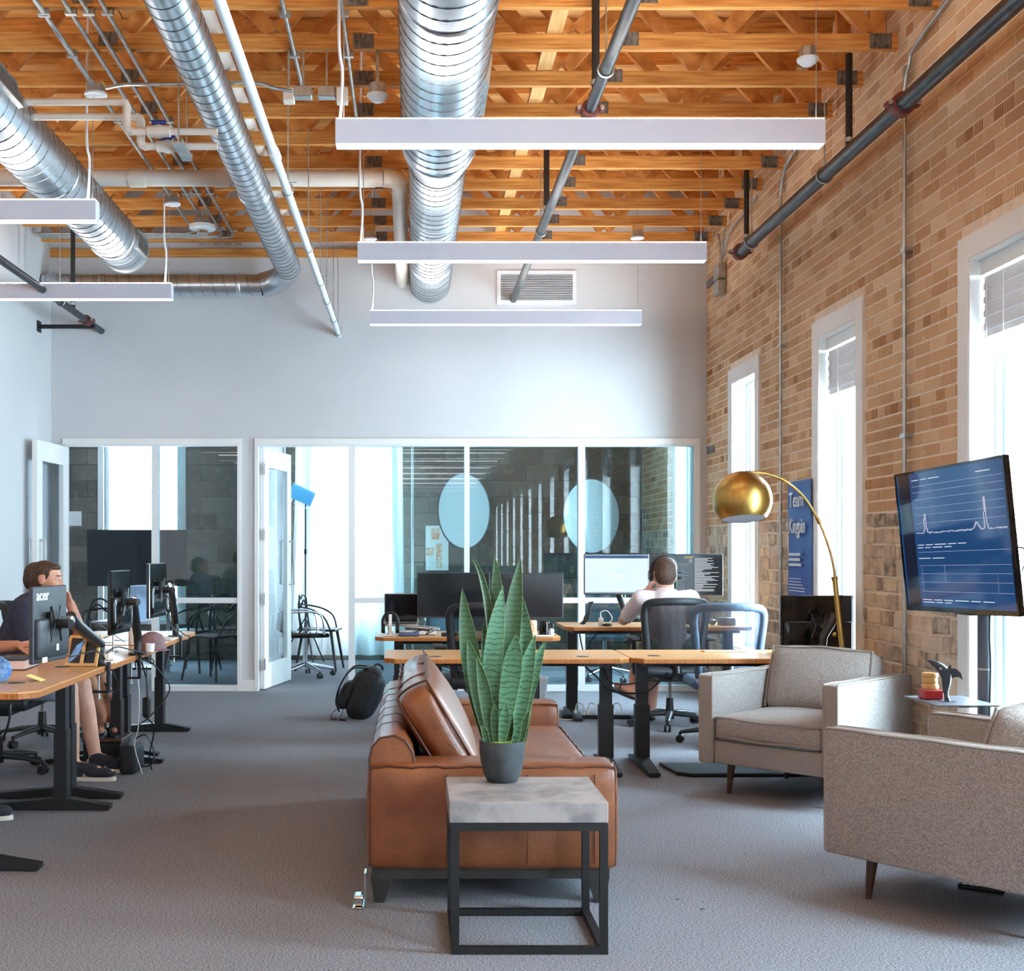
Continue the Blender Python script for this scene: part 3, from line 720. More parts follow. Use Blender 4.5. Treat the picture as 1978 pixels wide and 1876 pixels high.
# sprinkler pipes
def coupling(parent, p, R):
    p = V(p)
    b = MB(); b.tube([p + V((0, -0.035, 0)), p + V((0, -0.03, 0)), p + V((0, 0.03, 0)), p + V((0, 0.035, 0))], [R + .006, R + .017, R + .017, R + .006], 20)
    for s in (-1, 1): b.rbox(p + V((s * (R + 0.028), 0, 0.0)), (0.036, 0.05, 0.03), 0.006, 1)
    c = b.build('coupling', M['red_iron'], parent, 40, w=True)
    for s in (-1, 1):
        b = MB(); b.tube([p + V((s * (R + 0.03), -0.045, 0)), p + V((s * (R + 0.03), 0.045, 0))], 0.007, 8); b.tube([p + V((s * (R + 0.03), -0.05, 0)), p + V((s * (R + 0.03), -0.036, 0))], 0.012, 6)
        b.build('bolt', M['silver'], c, w=True)
def hanger(parent, p, R, top, mat='galv'):
    p = V(p); b = MB()
    ring = [p + V((math.cos(a) * (R + .006), 0, math.sin(a) * (R + .006))) for a in [2 * PI * k / 20 for k in range(20)]]
    b.tube(ring, 0.0065, 6, closed=True); b.tube([p + V((0, 0, R)), p + V((0, 0, R + .05))], 0.009, 6)
    b.tube([p + V((0, 0, R + .05)), V((p.x, p.y, top))], 0.0045, 6)
    b.build('hanger', M[mat], parent, 40, w=True)
def sprinkler(label, x, z, R, y0, y1, couplings, rods, hangers, cap=True):
    r = thing('sprinkler_pipe', label, 'pipe', (x, (y0 + y1) / 2, z))
    MB().tube([(x, y0, z), (x, y1, z)], R, 24).build('pipe', M['black_steel'], r, 40, w=True)
    for yy in couplings: coupling(r, (x, yy, z), R)
    for yy, xo in rods:
        MB().tube([(x + xo, yy, z + R * .6), (x + xo, yy, CZ + .1)], 0.021, 12).build('brace_rod', M['black_rod'], r, 40, w=True)
        MB().tube([(x + xo, yy, z + R + .02), (x + xo, yy, z + R + .045)], 0.026, 12).build('rod_collar', M['galv'], r, 40, w=True)
    for yy in hangers: hanger(r, (x, yy, z), R, CZ)
sprinkler('thick black steel pipe slung beside the brick wall', 2.62, 3.735, 0.046, 4.8, 9.95, (6.65, 9.93), ((7.46, 0), (9.75, 0)), (7.9, 9.6))
sprinkler('black steel pipe with red coupling between the wide duct and the brick wall', 0.965, 3.75, 0.032, 4.8, 11.9, (6.77,), ((6.55, 0), (8.95, 0)), (6.2, 9.35))
sprinkler('short black steel pipe with red coupling high at the left wall', -2.98, 3.45, 0.03, 8.6, 11.9, (11.35,), ((10.9, 0),), (10.5,))
r = thing('pipe_brace', 'black brace arm fixed across the white wall under the short pipe', 'brace', (-3.2, 11.55, 3.42))
MB().tube([(-3.46, 11.5, 3.42), (-2.94, 11.5, 3.42)], 0.02, 10).build('arm', M['black_rod'], r, 40, w=True)
MB().box(-3.463, -3.45, 11.45, 11.55, 3.37, 3.47).build('plate', M['black_rod'], r, w=True)
# white slim pipe with hangers
r = thing('white_pipe', 'slim white painted pipe on wire hangers between the two ducts', 'pipe', (-0.72, 9, 3.41))
MB().tube([(-0.74, 4.2, 3.452), (-0.705, 11.9, 3.41)], 0.024, 16).build('pipe', M['white_paint'], r, 40, w=True)
MB().tube([(-0.729, 6.5, 3.44), (-0.728, 6.62, 3.44)], 0.031, 16).build('socket', M['white_paint'], r, 40, w=True)
for yy in (7.2, 8.55, 9.6, 10.3, 11.1, 11.75):
    xx = -0.73 + 0.025 * (yy - 4.8) / 7.1; zz = 3.45 - 0.04 * (yy - 4.8) / 7.1
    b = MB(); ring = [(xx + math.cos(a) * .03, yy, zz + .004 + math.sin(a) * .036) for a in [2 * PI * k / 16 for k in range(16)]]
    b.tube(ring, 0.004, 6, closed=True); b.tube([(xx, yy, zz + .04), (xx, yy, CZ + .02)], 0.004, 6); b.tube([(xx - .03, yy, zz + .045), (xx + .05, yy, zz + .045)], 0.003, 6)
    b.build('hanger', M['galv'], r, w=True)
# PVC drain and vent lines
r = thing('drain_pipe', 'thick cream plastic drain pipe crossing the room and turning to the wall', 'pipe', (-1.5, 9.26, 4.12))
MB().tube([(-3.46, 9.26, 4.125), (-0.22, 9.26, 4.12)], 0.06, 20).build('pipe', M['pvc'], r, 40, w=True)
MB().tube([(-0.22 + 0.12 * math.sin(a), 9.26 + 0.12 - 0.12 * math.cos(a), 4.12) for a in [PI / 2 * i / 8 for i in range(9)]], 0.065, 20, up=(0, 0, 1)).build('elbow', M['pvc'], r, 40, w=True)
MB().tube([(-0.10, 9.38, 4.12), (-0.10, 11.9, 3.92)], 0.06, 20).build('pipe', M['pvc'], r, 40, w=True)
for xx in (-2.05, -.34, -1.42): MB().tube([(xx - .06, 9.26, 4.122), (xx + .06, 9.26, 4.122)], 0.067, 20).build('socket', M['pvc'], r, 40, w=True)
r = thing('vent_pipe', 'cream plastic vent pipe lying on the truss chords beside the slim duct', 'pipe', (-1.18, 9, CZ + .15))
MB().tube([(-1.17, 6.3, CZ + .152), (-1.17, 11.9, CZ + .152)], 0.058, 18).build('pipe', M['pvc'], r, 40, w=True)
for yy in (7.4, 8.5, 9.7): MB().tube([(-1.17, yy - .06, CZ + .152), (-1.17, yy + .06, CZ + .152)], 0.066, 18).build('socket', M['pvc'], r, 40, w=True)
def vpipe(label, zt, zb, yy, xa, xb, xc, xv):
    r = thing('water_pipe', label, 'pipe', (xa, yy, zb))
    MB().tube([(xa, yy, zt), (xb - .03, yy, zt)], 0.021, 12).build('pipe', M['pvc'], r, 40, w=True)
    MB().tube([(xb - .03, yy, zt), (xb - .008, yy, zt - .006), (xb, yy, zt - .03), (xb, yy, zb + .03), (xb + .008, yy, zb + .006), (xb + .03, yy, zb)], 0.025, 12, up=(0, 1, 0)).build('offset_bend', M['pvc'], r, 40, w=True)
    MB().tube([(xb + .03, yy, zb), (xc, yy, zb)], 0.021, 12).build('pipe', M['pvc'], r, 40, w=True)
    MB().tube([(xv - .07, yy, zb), (xv - .065, yy, zb), (xv - .03, yy, zb), (xv, yy, zb), (xv + .03, yy, zb), (xv + .065, yy, zb), (xv + .07, yy, zb)], [.02, .033, .033, .042, .033, .033, .02], 16).build('valve', M['pvc'], r, 40, w=True)
    MB().rbox((xv, yy - .005, zb + .05), (0.085, 0.03, 0.024), 0.008, 2).build('valve_handle', M['blue_valve'], r, 40, w=True)
YV = 7.15
vpipe('white plastic water pipe with blue valve, the upper of two stepped pipes', Z(197, YV), Z(254, YV), YV, X(-60, YV), X(245, YV), X(420, YV), X(307, YV))
vpipe('white plastic water pipe with blue valve, the lower of two stepped pipes', Z(214, YV), Z(272, YV), YV + .1, X(-60, YV), X(265, YV), X(415, YV), X(318, YV))
r = thing('strut_hanger', 'perforated steel strut holding up the two white water pipes', 'bracket', (X(350, YV), YV, Z(280, YV)))
b = MB(); xs = X(350, YV); b.box(xs - .03, xs + .03, YV - .12, YV + .2, Z(284, YV) - .02, Z(284, YV) - .012); b.box(xs - .03, xs - .024, YV - .12, YV + .2, Z(284, YV) - .012, Z(284, YV) + .01)
b.box(xs + .024, xs + .03, YV - .12, YV + .2, Z(284, YV) - .012, Z(284, YV) + .01); b.build('channel', M['galv'], r, w=True)
for yy in (YV - .08, YV + .17): MB().tube([(xs, yy, Z(284, YV)), (xs, yy, CZ + .05)], 0.005, 6).build('threaded_rod', M['galv'], r, w=True)
# thin steel conduits along the trusses
zc = CZ - 0.016
for i, (px_far, lab) in enumerate(((455, 'thin steel conduit on the truss undersides, nearest the slim duct'), (434, 'thin steel conduit on the truss undersides, second from the slim duct'),
                                   (414, 'thin steel conduit on the truss undersides, third from the slim duct'), (384, 'thin steel conduit on the truss undersides, nearest the left duct'))):
    yb = 11.38 - 0.05 * i; xx = X(px_far, 11.4)
    pts = [(xx, 4.9, zc)] + [(xx, yb - 0.12, zc)] + [(xx - 0.12 + 0.12 * math.cos(a), yb - .12 + .12 * math.sin(a), zc) for a in [PI / 2 * k / 6 for k in range(1, 7)]] + [(-3.4, yb, zc)]
    r = thing('conduit', lab, 'conduit', (xx, 8, zc), group='steel conduits under the trusses')
    MB().tube(pts, 0.0125, 10, up=(0, 0, 1)).build('tube', M['galv'], r, 40, w=True)
    for q in range(4): MB().box(xx - .03, xx + .03, 6.6 + q * 1.665, 6.63 + q * 1.665, zc - .014, zc + .0158).build('strap', M['galv'], r, w=True)
for px0, py0, px1, py1, lab in ((545, 0, 585, 172, 'steel conduit dropping to the junction boxes between slim and wide ducts'), (657, 0, 690, 238, 'steel conduit above the left end of the nearest light bar'), (70, 0, 180, 165, 'steel conduit ending at the round white canopy above the left duct')):
    xx = (px1 - VX) / (VY - py1) * (zc - CH); y1 = (zc - CH) * FPX / (VY - py1)
    r = thing('conduit', lab, 'conduit', (xx, y1, zc)); MB().tube([(xx, 4.9, zc), (xx, y1, zc)], 0.013, 10).build('tube', M['galv'], r, 40, w=True)
    for q in (6.62, 7.17): MB().box(xx - .03, xx + .03, q, q + .03, zc - .014, zc + .0158).build('strap', M['galv'], r, w=True)
# conduits on the brick wall
def wallconduit(pts, label, straps):
    r = thing('conduit', label, 'conduit', pts[-1]); MB().tube(pts, 0.0115, 10).build('tube', M['galv'], r, 40, w=True)
    for y_, z_ in straps: MB().box(WX - 0.05, WX - 0.003, y_ - .035, y_ + .035, z_ - .012, z_ + .012).build('strap', M['galv'], r, w=True)
xw = WX - 0.036
def bend(yv, zb, zt, run): return smoothpath([(xw, yv, zb), (xw, yv, zt - .25), (xw, yv, zt - .1), (xw, yv - .06, zt + .02), (xw, yv - .25, zt + .12), (xw, yv - run, zt + .12 + (run - .25) * .12)], 5)
wallconduit(bend(9.41, 0.7, 4.13, 1.1), 'steel conduit running down the brick between the banner and the far window', ((9.41, 2.9), (9.41, 1.6)))
wallconduit(bend(7.04, 0.45, 4.05, 1.5), 'steel conduit running down the brick behind the television', ((7.04, 3.05), (7.04, 2.0)))
r = thing('junction_box', 'grey electrical box with bent conduits on the brick near the corner', 'box', (WX - .04, 11.24, 3.65))
for zc2 in (3.72, 3.86): MB().rbox((WX - .045, 11.24, zc2), (0.08, 0.17, 0.13), 0.006, 1).build('box', M['galv'], r, w=True)
for s in (-1, 1): MB().tube(smoothpath([(WX - .04, 11.24 + s * .03, 3.92), (WX - .03, 11.24 + s * .04, 4.1), (WX - .03, 11.24 + s * .12, 4.24)], 5), 0.011, 8).build('conduit', M['galv'], r, 40, w=True)
MB().tube(smoothpath([(WX - .03, 11.2, 4.0), (WX - .03, 10.9, 4.16), (WX - .03, 10.3, 4.2), (WX - .03, 10.1, 4.23)], 5), 0.009, 8).build('conduit', M['galv'], r, 40, w=True)
# junction boxes and detectors
def jbox(px, py, Yj, wd, hd, mat, label):
    c = P(px, py, Yj); r = thing('junction_box', label, 'box', c)
    MB().rbox(c, (wd, .07, hd), .004, 1).build('box', M[mat], r, w=True); MB().box(c.x - wd / 2 + .004, c.x + wd / 2 - .004, c.y - .0385, c.y - .0355, c.z - hd / 2 + .004, c.z + hd / 2 - .004).build('cover', M[mat], r, w=True)
    MB().tube([c + V((0, 0, hd / 2)), V((c.x, c.y, CZ + .001))], .006, 8).build('stem', M['galv'], r, w=True)
    return c
jbox(586, 180, 7.15, .1, .06, 'galv', 'steel junction box at the end of the conduit, left of a pair')
jbox(631, 180, 7.15, .1, .06, 'galv', 'steel junction box, right of a pair beside the white sensor box')
jbox(558, 186, 7.15, .065, .075, 'pvc', 'small white control box left of the steel junction boxes')
jbox(661, 186, 7.15, .065, .085, 'pvc', 'small white control box right of the steel junction boxes')
r = thing('cable', 'grey flexible cable looping from the canopy to the junction boxes', 'cable', P(400, 165, 7.2))
MB().tube(smoothpath([P(205, 170, 7.3), P(245, 163, 7.25), P(300, 163, 7.2), P(480, 160, 7.1), P(530, 170, 7.05), P(565, 176, 7.0)], 6), .011, 8).build('sheath', M['galv'], r, 40, w=True)
def canopy(px, py, Yc, label, R=.062):
    c = P(px, py, Yc); r = thing('ceiling_canopy', label, 'canopy', c)
    MB().lathe([(.02, .0), (R, .004), (R, .016), (R - .01, .022), (.01, .022)], 24, Matrix.Translation(c)).build('disc', M['white_paint'], r, 40, w=True)
    MB().box(c.x - .045, c.x + .045, c.y - .045, c.y + .045, c.z + .022, c.z + .07).build('box', M['galv'], r, w=True)
    MB().box(c.x - .05, c.x + .05, c.y - .04, c.y + .05, c.z + .07, max(CZ + .01, c.z + .08)).build('block', M['wood_pale'], r, w=True)
    return c
def detector(px, py, Yd, label, top=CZ):
    c = P(px, py, Yd); r = thing('smoke_detector', label, 'detector', c)
    MB().lathe([(.015, -.03), (.03, -.026), (.06, .0), (.062, .014), (.05, .02), (.01, .02)], 24, Matrix.Translation(c)).build('sensor', M['white_paint'], r, 40, w=True)
    MB().lathe([(.05, .02), (.05, .075)], 8, Matrix.Translation(c)).build('backbox', M['galv'], r, w=True)
    if c.z + .075 < top: MB().tube([c + V((0, 0, .075)), V((c.x, c.y, top + .002))], .01, 8).build('stem', M['galv'], r, w=True)
detector(729, 188, 7.16, 'white round smoke detector left of the widest duct')
detector(1560, 118, 7.16, 'white round smoke detector near the brick wall, above the nearest light bar')
r0 = P(391, 440, 10.6)
r = thing('emergency_light', 'white oval emergency light hanging left of the slim duct', 'lamp', r0)
MB().lathe([(.02, -.075), (.05, -.06), (.105, -.02), (.108, -.012)], 24, Matrix.Translation(r0)).build('lens', M['pane'], r, 40, w=True)
MB().lathe([(.05, -.05), (.05, -.02)], 12, Matrix.Translation(r0)).build('reflector', M['chrome'], r, 40, w=True)
MB().lathe([(.06, -.018), (.112, -.012), (.112, .02), (.08, .03), (.01, .03)], 24, Matrix.Translation(r0)).build('housing', M['white_paint'], r, 40, w=True)
MB().box(r0.x - .06, r0.x + .06, r0.y - .05, r0.y + .05, r0.z + .03, r0.z + .075).build('backbox', M['galv'], r, w=True)
for s in (-1, 1): MB().tube([r0 + V((s * .02, 0, .07)), V((r0.x + s * .02, r0.y, CZ + .01))], .004, 6).build('rod', M['galv'], r, w=True)
# ------------------------------------------------------------------ light bars
def light_bar(xr, xl, Yb, zt, label, cord=True, grp='linear light bars'):
    r = thing('light_bar', label, 'light', ((xl + xr) / 2, Yb, zt - .125), group=grp)
    h, d = 0.122, 0.10
    b = MB(); t = .004
    b.box(xl, xr, Yb - d / 2, Yb - d / 2 + t, zt - h, zt); b.box(xl, xr, Yb + d / 2 - t, Yb + d / 2, zt - h, zt)
    b.box(xl, xl + t, Yb - d / 2 + t, Yb + d / 2 - t, zt - h, zt); b.box(xr - t, xr, Yb - d / 2 + t, Yb + d / 2 - t, zt - h, zt)
    b.box(xl + t, xr - t, Yb - d / 2 + t, Yb + d / 2 - t, zt - .06, zt - .055)
    b.build('housing', M['bar_body'], r, w=True)
    MB().box(xl + t, xr - t, Yb - d / 2 + t, Yb + d / 2 - t, zt - h + .002, zt - h + .012).build('lower_diffuser', M['bar_glow'], r, w=True)
    MB().box(xl + t, xr - t, Yb - d / 2 + t, Yb + d / 2 - t, zt - .004, zt + .006).build('upper_diffuser', M['bar_glow_up'], r, w=True)
    for xx in (xl + .04, xr - .03): MB().tube([(xx, Yb, zt - .01), (xx, Yb, 4.884)], .0025, 6).build('wire', M['galv'], r, w=True)
    if cord:
        xx = xl + .02 if cord == 1 else xr - .06
        MB().tube(smoothpath([(xx, Yb, zt - .01), (xx + .012, Yb, zt + .25), (xx - .005, Yb - .01, zt + .45), (xx + .004, Yb, 4.884)], 6), .008, 8).build('power_cord', M['white_paint'], r, 40, w=True)
ZT = 3.50
B1 = [(-.385, 2.057, 6.24, 'nearest light bar in front of the wide duct, hung from the trusses'), (-.385, 2.057, 8.73, 'middle light bar of three, crossing in front of the duct end'),
      (-.385, 2.057, 11.19, 'farthest light bar, hung in front of the white wall grille')]
for xl, xr, yb, lab in B1: light_bar(xr, xl, yb, ZT, lab)
for yb, lab in ((7.67, 'light bar over the left desks, nearer of two'), (10.06, 'light bar over the left desks, in front of the wall duct')):
    light_bar(-1.945, -4.385, yb, ZT, lab, cord=2)
for yb in [3.78 - 2.49 * k for k in range(10)]:
    light_bar(2.057, -.385, yb, ZT, 'pendant light bar behind the viewpoint, outside the picture', cord=False, grp='light bars behind the viewpoint')
for yb in [5.28 - 2.39 * k for k in range(11)]:
    light_bar(-1.945, -4.385, yb, ZT, 'pendant light bar behind the viewpoint, outside the picture', cord=False, grp='light bars behind the viewpoint')
canopy(657, 2, 6.6, 'round white canopy above the left end of the nearest light bar', .08)
canopy(715, 464, 11.05, 'round white canopy above the left end of the farthest light bar', .06)
canopy(185, 186, 7.67, 'round white canopy above the near left light bar', .07)
canopy(333, 397, 10.06, 'round white canopy above the far left light bar', .065)
canopy(1231, 462, 11.05, 'round white canopy above the right end of the farthest light bar', .06)
# ------------------------------------------------------------------ furniture
# ---- leather sofa (world coordinates)
r = thing('leather_sofa', 'tan leather sofa with a loose back cushion, seen from its end behind the side table', 'sofa', (.305, 5.78, 0))
sx0, sx1, sy0, sy1 = -.171, .782, 4.716, 6.86
T = lambda x, y, z: Matrix.Translation((x, y, z))
def arm(y0, nm='arm'):
    MB().cushion(sx1 - sx0, .235, .40, T((sx0 + sx1) / 2, y0 + .1175, .333), .035, (.008, .012, .010), 8).build(nm, M['leather'], r, 60, w=True)
    b = MB(); x0, x1, a, c = sx0 + .012, sx1 - .012, y0 + .012, y0 + .223
    wob = lambda q: .0022 * math.sin(q * 37) + .0016 * math.sin(q * 91)
    for yy in (a, c): b.tube([(x0 + (x1 - x0) * k / 30, yy + wob(k / 30 + yy), .523 + wob(k / 30 + .3)) for k in range(31)], .0058, 6)
    for xx in (x0, x1):
        b.tube([(xx + wob(k / 8), a + (c - a) * k / 8, .523 + wob(k / 8)) for k in range(9)], .0058, 6)
        for yy in (a, c): b.tube([(xx + wob(k / 10) * .6, yy, .15 + .37 * k / 10) for k in range(11)], .005, 6)
    b.build('piping', M['leather_seam'], r, 60, w=True)
arm(sy0); arm(sy1 - .235)
b = MB()
for xx in (.13, .435, .69): b.tube([(xx, sy0 - .006, .16), (xx, sy0 - .009, .33), (xx, sy0 - .006, .50)], .0022, 5)
b.build('panel_seam', M['leather_seam'], r, w=True)
# back rest: low rolled back behind the cushion
n = 6; y0, y1 = sy0 + .235, sy1 - .235
prof = [(-.165, .14), (-.165, .55), (-.155, .595), (-.125, .63), (-.07, .64), (-.03, .622), (.0, .575), (.03, .42), (.03, .14)]
b = MB(); Mx = Matrix(((1, 0, 0, 0), (0, 0, 1, 0), (0, 1, 0, 0), (0, 0, 0, 1)))
b.prism([(p[0], p[1]) for p in prof], y0 - .19, y1 + .19, Mx); b.build('backrest', M['leather'], r, 35, w=True)
b = MB()
for k in range(1, 7):
    yy = y0 - .05 + (y1 - y0 + .1) * k / 7; MB().tube([(p[0], yy, p[1] + .0002) for p in prof[1:7]], .0024, 5).build('channel_seam', M['leather_seam'], r, w=True)
b.tube([(p[0], y0 - .19, p[1]) for p in prof], .0045, 6); b.build('end_piping', M['leather_seam'], r, w=True)
# seat
MB().cushion(.86, y1 - y0 - .01, .15, T(.365, (y0 + y1) / 2, .345), .05, (.025, .004, .055), 14).build('seat_cushion', M['leather'], r, 60, w=True)
MB().box(sx0 + .02, sx1 - .03, y0 - .01, y1 + .01, .135, .30).build('seat_box', M['leather'], r, w=True)
b = MB(); b.tube([(.782, y0 + .02 + (y1 - y0 - .04) * k / 40, .412 + .004 * math.sin(k * 1.7)) for k in range(41)], .006, 6); b.build('seat_piping', M['leather_seam'], r, w=True)
# loose back cushion leaning on the back rest
Rt = Matrix.Rotation(math.radians(-31), 4, 'Y')
CM = T(.112, (y0 + y1) / 2, .592) @ Rt
MB().cushion(.165, y1 - y0 - .04, .44, CM, .06, (.035, .01, .02), 14).build('back_cushion', M['leather'], r, 60, w=True)
b = MB(); hy = (y1 - y0 - .04) / 2
for xx in (-.07, .07):
    pts = [(xx, -hy + .02, -.19), (xx, -hy + .005, 0), (xx, -hy + .02, .19), (xx, -hy + .05, .215)]
    pts += [(xx, -hy + .05 + (2 * hy - .1) * k / 30, .218 + .005 * math.sin(k * 1.3)) for k in range(1, 31)] + [(xx, hy - .02, .19), (xx, hy - .005, 0), (xx, hy - .02, -.19)]
    b.tube([CM @ V(p) for p in pts], .006, 6)
for yy in (-hy + .10, -hy + .42, -hy + .9): b.tube([CM @ V((-.07 + .14 * k / 8, yy + .006 * math.sin(k), .222 + .012 * math.sin(PI * k / 8))) for k in range(9)], .0055, 6)
b.build('cushion_piping', M['leather_seam'], r, 60, w=True)
b = MB(); b.box(sx0 + .015, sx1 - .03, sy0 + .03, sy1 - .03, .095, .135); b.build('base_frame', M['sofa_frame'], r, w=True)
for xx, s in ((sx0 + .055, 1), (sx1 - .075, -1)):
    for yy in (sy0 + .06, sy1 - .06):
        b = MB(); a = [V((xx - .045, yy - .03, .10)), V((xx + .045, yy - .03, .10)), V((xx + .045, yy + .03, .10)), V((xx - .045, yy + .03, .10))]
        lo = [V((xx - s * .012 + q * .018, yy + t * .02, 0)) for q, t in ((-1, -1), (1, -1), (1, 1), (-1, 1))]
        va = [b.bm.verts.new(p) for p in a]; vb = [b.bm.verts.new(p) for p in lo]
        b.bm.faces.new(va); b.bm.faces.new(vb[::-1])
        for k in range(4): b.bm.faces.new((va[k], vb[k], vb[(k + 1) % 4], va[(k + 1) % 4]))
        b.build('leg', M['sofa_frame'], r, w=True)
# chrome floor bracket beside the sofa's near foot
r = thing('floor_bracket', 'small shiny metal bracket on the carpet at the sofa corner', 'bracket', (-.2, 4.72, 0))
b = MB(); b.box(-.183, -.176, 4.69, 4.76, .0, .13); b.build('upright', M['chrome'], r, w=True)
b = MB(); b.box(-.225, -.184, 4.66, 4.79, .0, .006); b.rbox((-.205, 4.72, .026), (.036, .07, .038), .008, 2); b.build('foot', M['chrome'], r, w=True)
# ---- side table
tx0, tx1, ty0, ty1 = .1226, .6525, 4.143, 4.612
r = thing('side_table', 'square side table with thick grey concrete-look top and black steel frame', 'table', ((tx0 + tx1) / 2, (ty0 + ty1) / 2, 0))
MB().rbox(((tx0 + tx1) / 2, (ty0 + ty1) / 2, .4745), (tx1 - tx0, ty1 - ty0, .069), .002, 1).build('tabletop', M['concrete'], r, w=True)
t = .027; b = MB()
for xx in (tx0 + .006, tx1 - t):
    for yy in (ty0 + .002, ty1 - t - .002):
        MB().box(xx, xx + t, yy, yy + t, 0, .438).build('leg', M['plastic_black'], r, w=True)
for za, nm in ((.413, 'apron'), (0.0, 'floor_rail')):
    for yy in (ty0 + .002, ty1 - t - .002): MB().box(tx0 + .006 + t, tx1 - t, yy, yy + t * .9, za, za + .025).build(nm, M['plastic_black'], r, w=True)
    for xx in (tx0 + .006, tx1 - t): MB().box(xx, xx + t, ty0 + t + .002, ty1 - t - .002, za, za + .025).build(nm, M['plastic_black'], r, w=True)
# ---- snake plant
pc = V((X(970, 4.525), 4.525, .5092))
r = thing('snake_plant', 'tall snake plant with banded green blades in a dark round pot on the side table', 'plant', pc)
Tp = Matrix.Translation(pc)
MB().lathe([(.045, 0), (.056, .004), (.068, .03), (.079, .075), (.083, .11), (.084, .150), (.078, .150), (.076, .128), (.01, .128)], 40, Tp).build('pot', M['pot'], r, 50, w=True)
MB().lathe([(.0762, .130), (.070, .144), (.045, .150), (.02, .148), (.001, .148)], 24, Tp).build('moss', M['moss'], r, w=True)
def blade(tip, base, wpx, mid=None, dy=0.0, wmid=.5, mat='leaf_a', fold=.25, turn=0.0, dyt=0.0):
    """leaf between two photo points: ribbon with a folded, pointed outline and real thickness"""
    yb = pc.y + dy * .6; yt = pc.y + dy + dyt
    p0, p1 = P(base[0], base[1], yb), P(tip[0], tip[1], yt); p0.z = min(p0.z, pc.z + .133) - .012
    pm_ = P(mid[0], mid[1], (yb + yt) / 2) if mid else (p0 + p1) / 2
    c = pm_ * 2 - (p0 + p1) / 2; n = 16; wmax = wpx * pc.y / FPX / 2
    b = MB(); L, Cc, Rr = [], [], []
    for i in range(n + 1):
        t = i / n; p = p0 * (1 - t) ** 2 + c * 2 * t * (1 - t) + p1 * t * t
        d = ((c - p0) * (1 - t) + (p1 - c) * t).normalized()
        ang = turn * (t - .4); side = d.cross(V((math.sin(ang), -math.cos(ang), 0))).normalized(); nor = side.cross(d)
        if t < wmid: q = .34 + .66 * math.sin(PI / 2 * t / wmid)
        else: q = max(0.0, 1 - ((t - wmid) / (1 - wmid)) ** 1.9)
        ww = wmax * q + .0006
        th = .0035 * (1 - .8 * t)
        s1, s2 = p - side * ww + nor * ww * fold, p + side * ww + nor * ww * fold
        L.append((s1, s1 + nor * .0008)); Cc.append((p, p - nor * th)); Rr.append((s2, s2 + nor * .0008))
    vs = [[[b.bm.verts.new(q) for q in A[i]] for A in (L, Cc, Rr)] for i in range(n + 1)]
    for i in range(n):
        a, c2 = vs[i], vs[i + 1]
        for k in (0, 1):
            b.bm.faces.new((a[0][k], a[1][k], c2[1][k], c2[0][k])); b.bm.faces.new((a[1][k], a[2][k], c2[2][k], c2[1][k]))
        b.bm.faces.new((a[0][0], a[0][1], c2[0][1], c2[0][0])); b.bm.faces.new((a[2][0], a[2][1], c2[2][1], c2[2][0]))
    lf = b.build('leaf', M[mat], r, 60, w=True)
    e = MB()
    for A in (L, Rr): e.tube([q[0] for q in A], [.0008] * n + [.0003], 5)
    e.build('leaf_margin', M['leaf_edge'], lf, w=True)
blade((893, 1137), (943, 1425), 36, (912, 1290), .0, .55, 'leaf_b')
blade((911, 1078), (958, 1425), 15, (945, 1190), .03, .4, 'leaf_b', .5)
blade((956, 1074), (958, 1425), 27, (962, 1240), .035, .62, 'leaf_b', .1)
blade((972, 1132), (948, 1428), 36, (951, 1280), -.015, .58, 'leaf_a', .15, .5)
blade((1006, 1078), (984, 1425), 33, (986, 1250), .01, .62, 'leaf_b', .35)
blade((996, 1126), (1008, 1425), 34, (1014, 1270), .02, .55, 'leaf_a', .4)
blade((998, 1225), (966, 1428), 37, (985, 1320), -.045, .6, 'leaf_a', .15, -.4)
blade((1034, 1227), (998, 1428), 30, (1011, 1325), -.02, .55, 'leaf_a', .35)
blade((1053, 1240), (1006, 1428), 20, (1027, 1320), .0, .6, 'leaf_a', .3)
blade((904, 1236), (948, 1428), 34, (925, 1330), -.03, .5, 'leaf_b', .2)
blade((921, 1270), (950, 1428), 24, (938, 1350), -.05, .5, 'leaf_b', .3)
blade((968, 1150), (972, 1425), 30, (976, 1290), .03, .5, 'leaf_a', .5)
blade((1014, 1180), (992, 1425), 30, (1004, 1320), .04, .5, 'leaf_b', .3)
blade((1024, 1371), (1004, 1432), 13, (1012, 1402), -.06, .4, 'leaf_b', .4)
blade((929, 1402), (942, 1432), 13, (937, 1418), -.05, .4, 'leaf_b', .3)
blade((978, 1360), (968, 1432), 19, (974, 1396), -.065, .5, 'leaf_a', .3)
blade((1006, 1398), (990, 1434), 13, (998, 1418), -.065, .4, 'leaf_a', .3)
blade((943, 1170), (952, 1426), 26, (942, 1290), .03, .5, 'leaf_a', .3)
blade((955, 1360), (958, 1430), 14, (955, 1395), -.055, .5, 'leaf_b', .3)
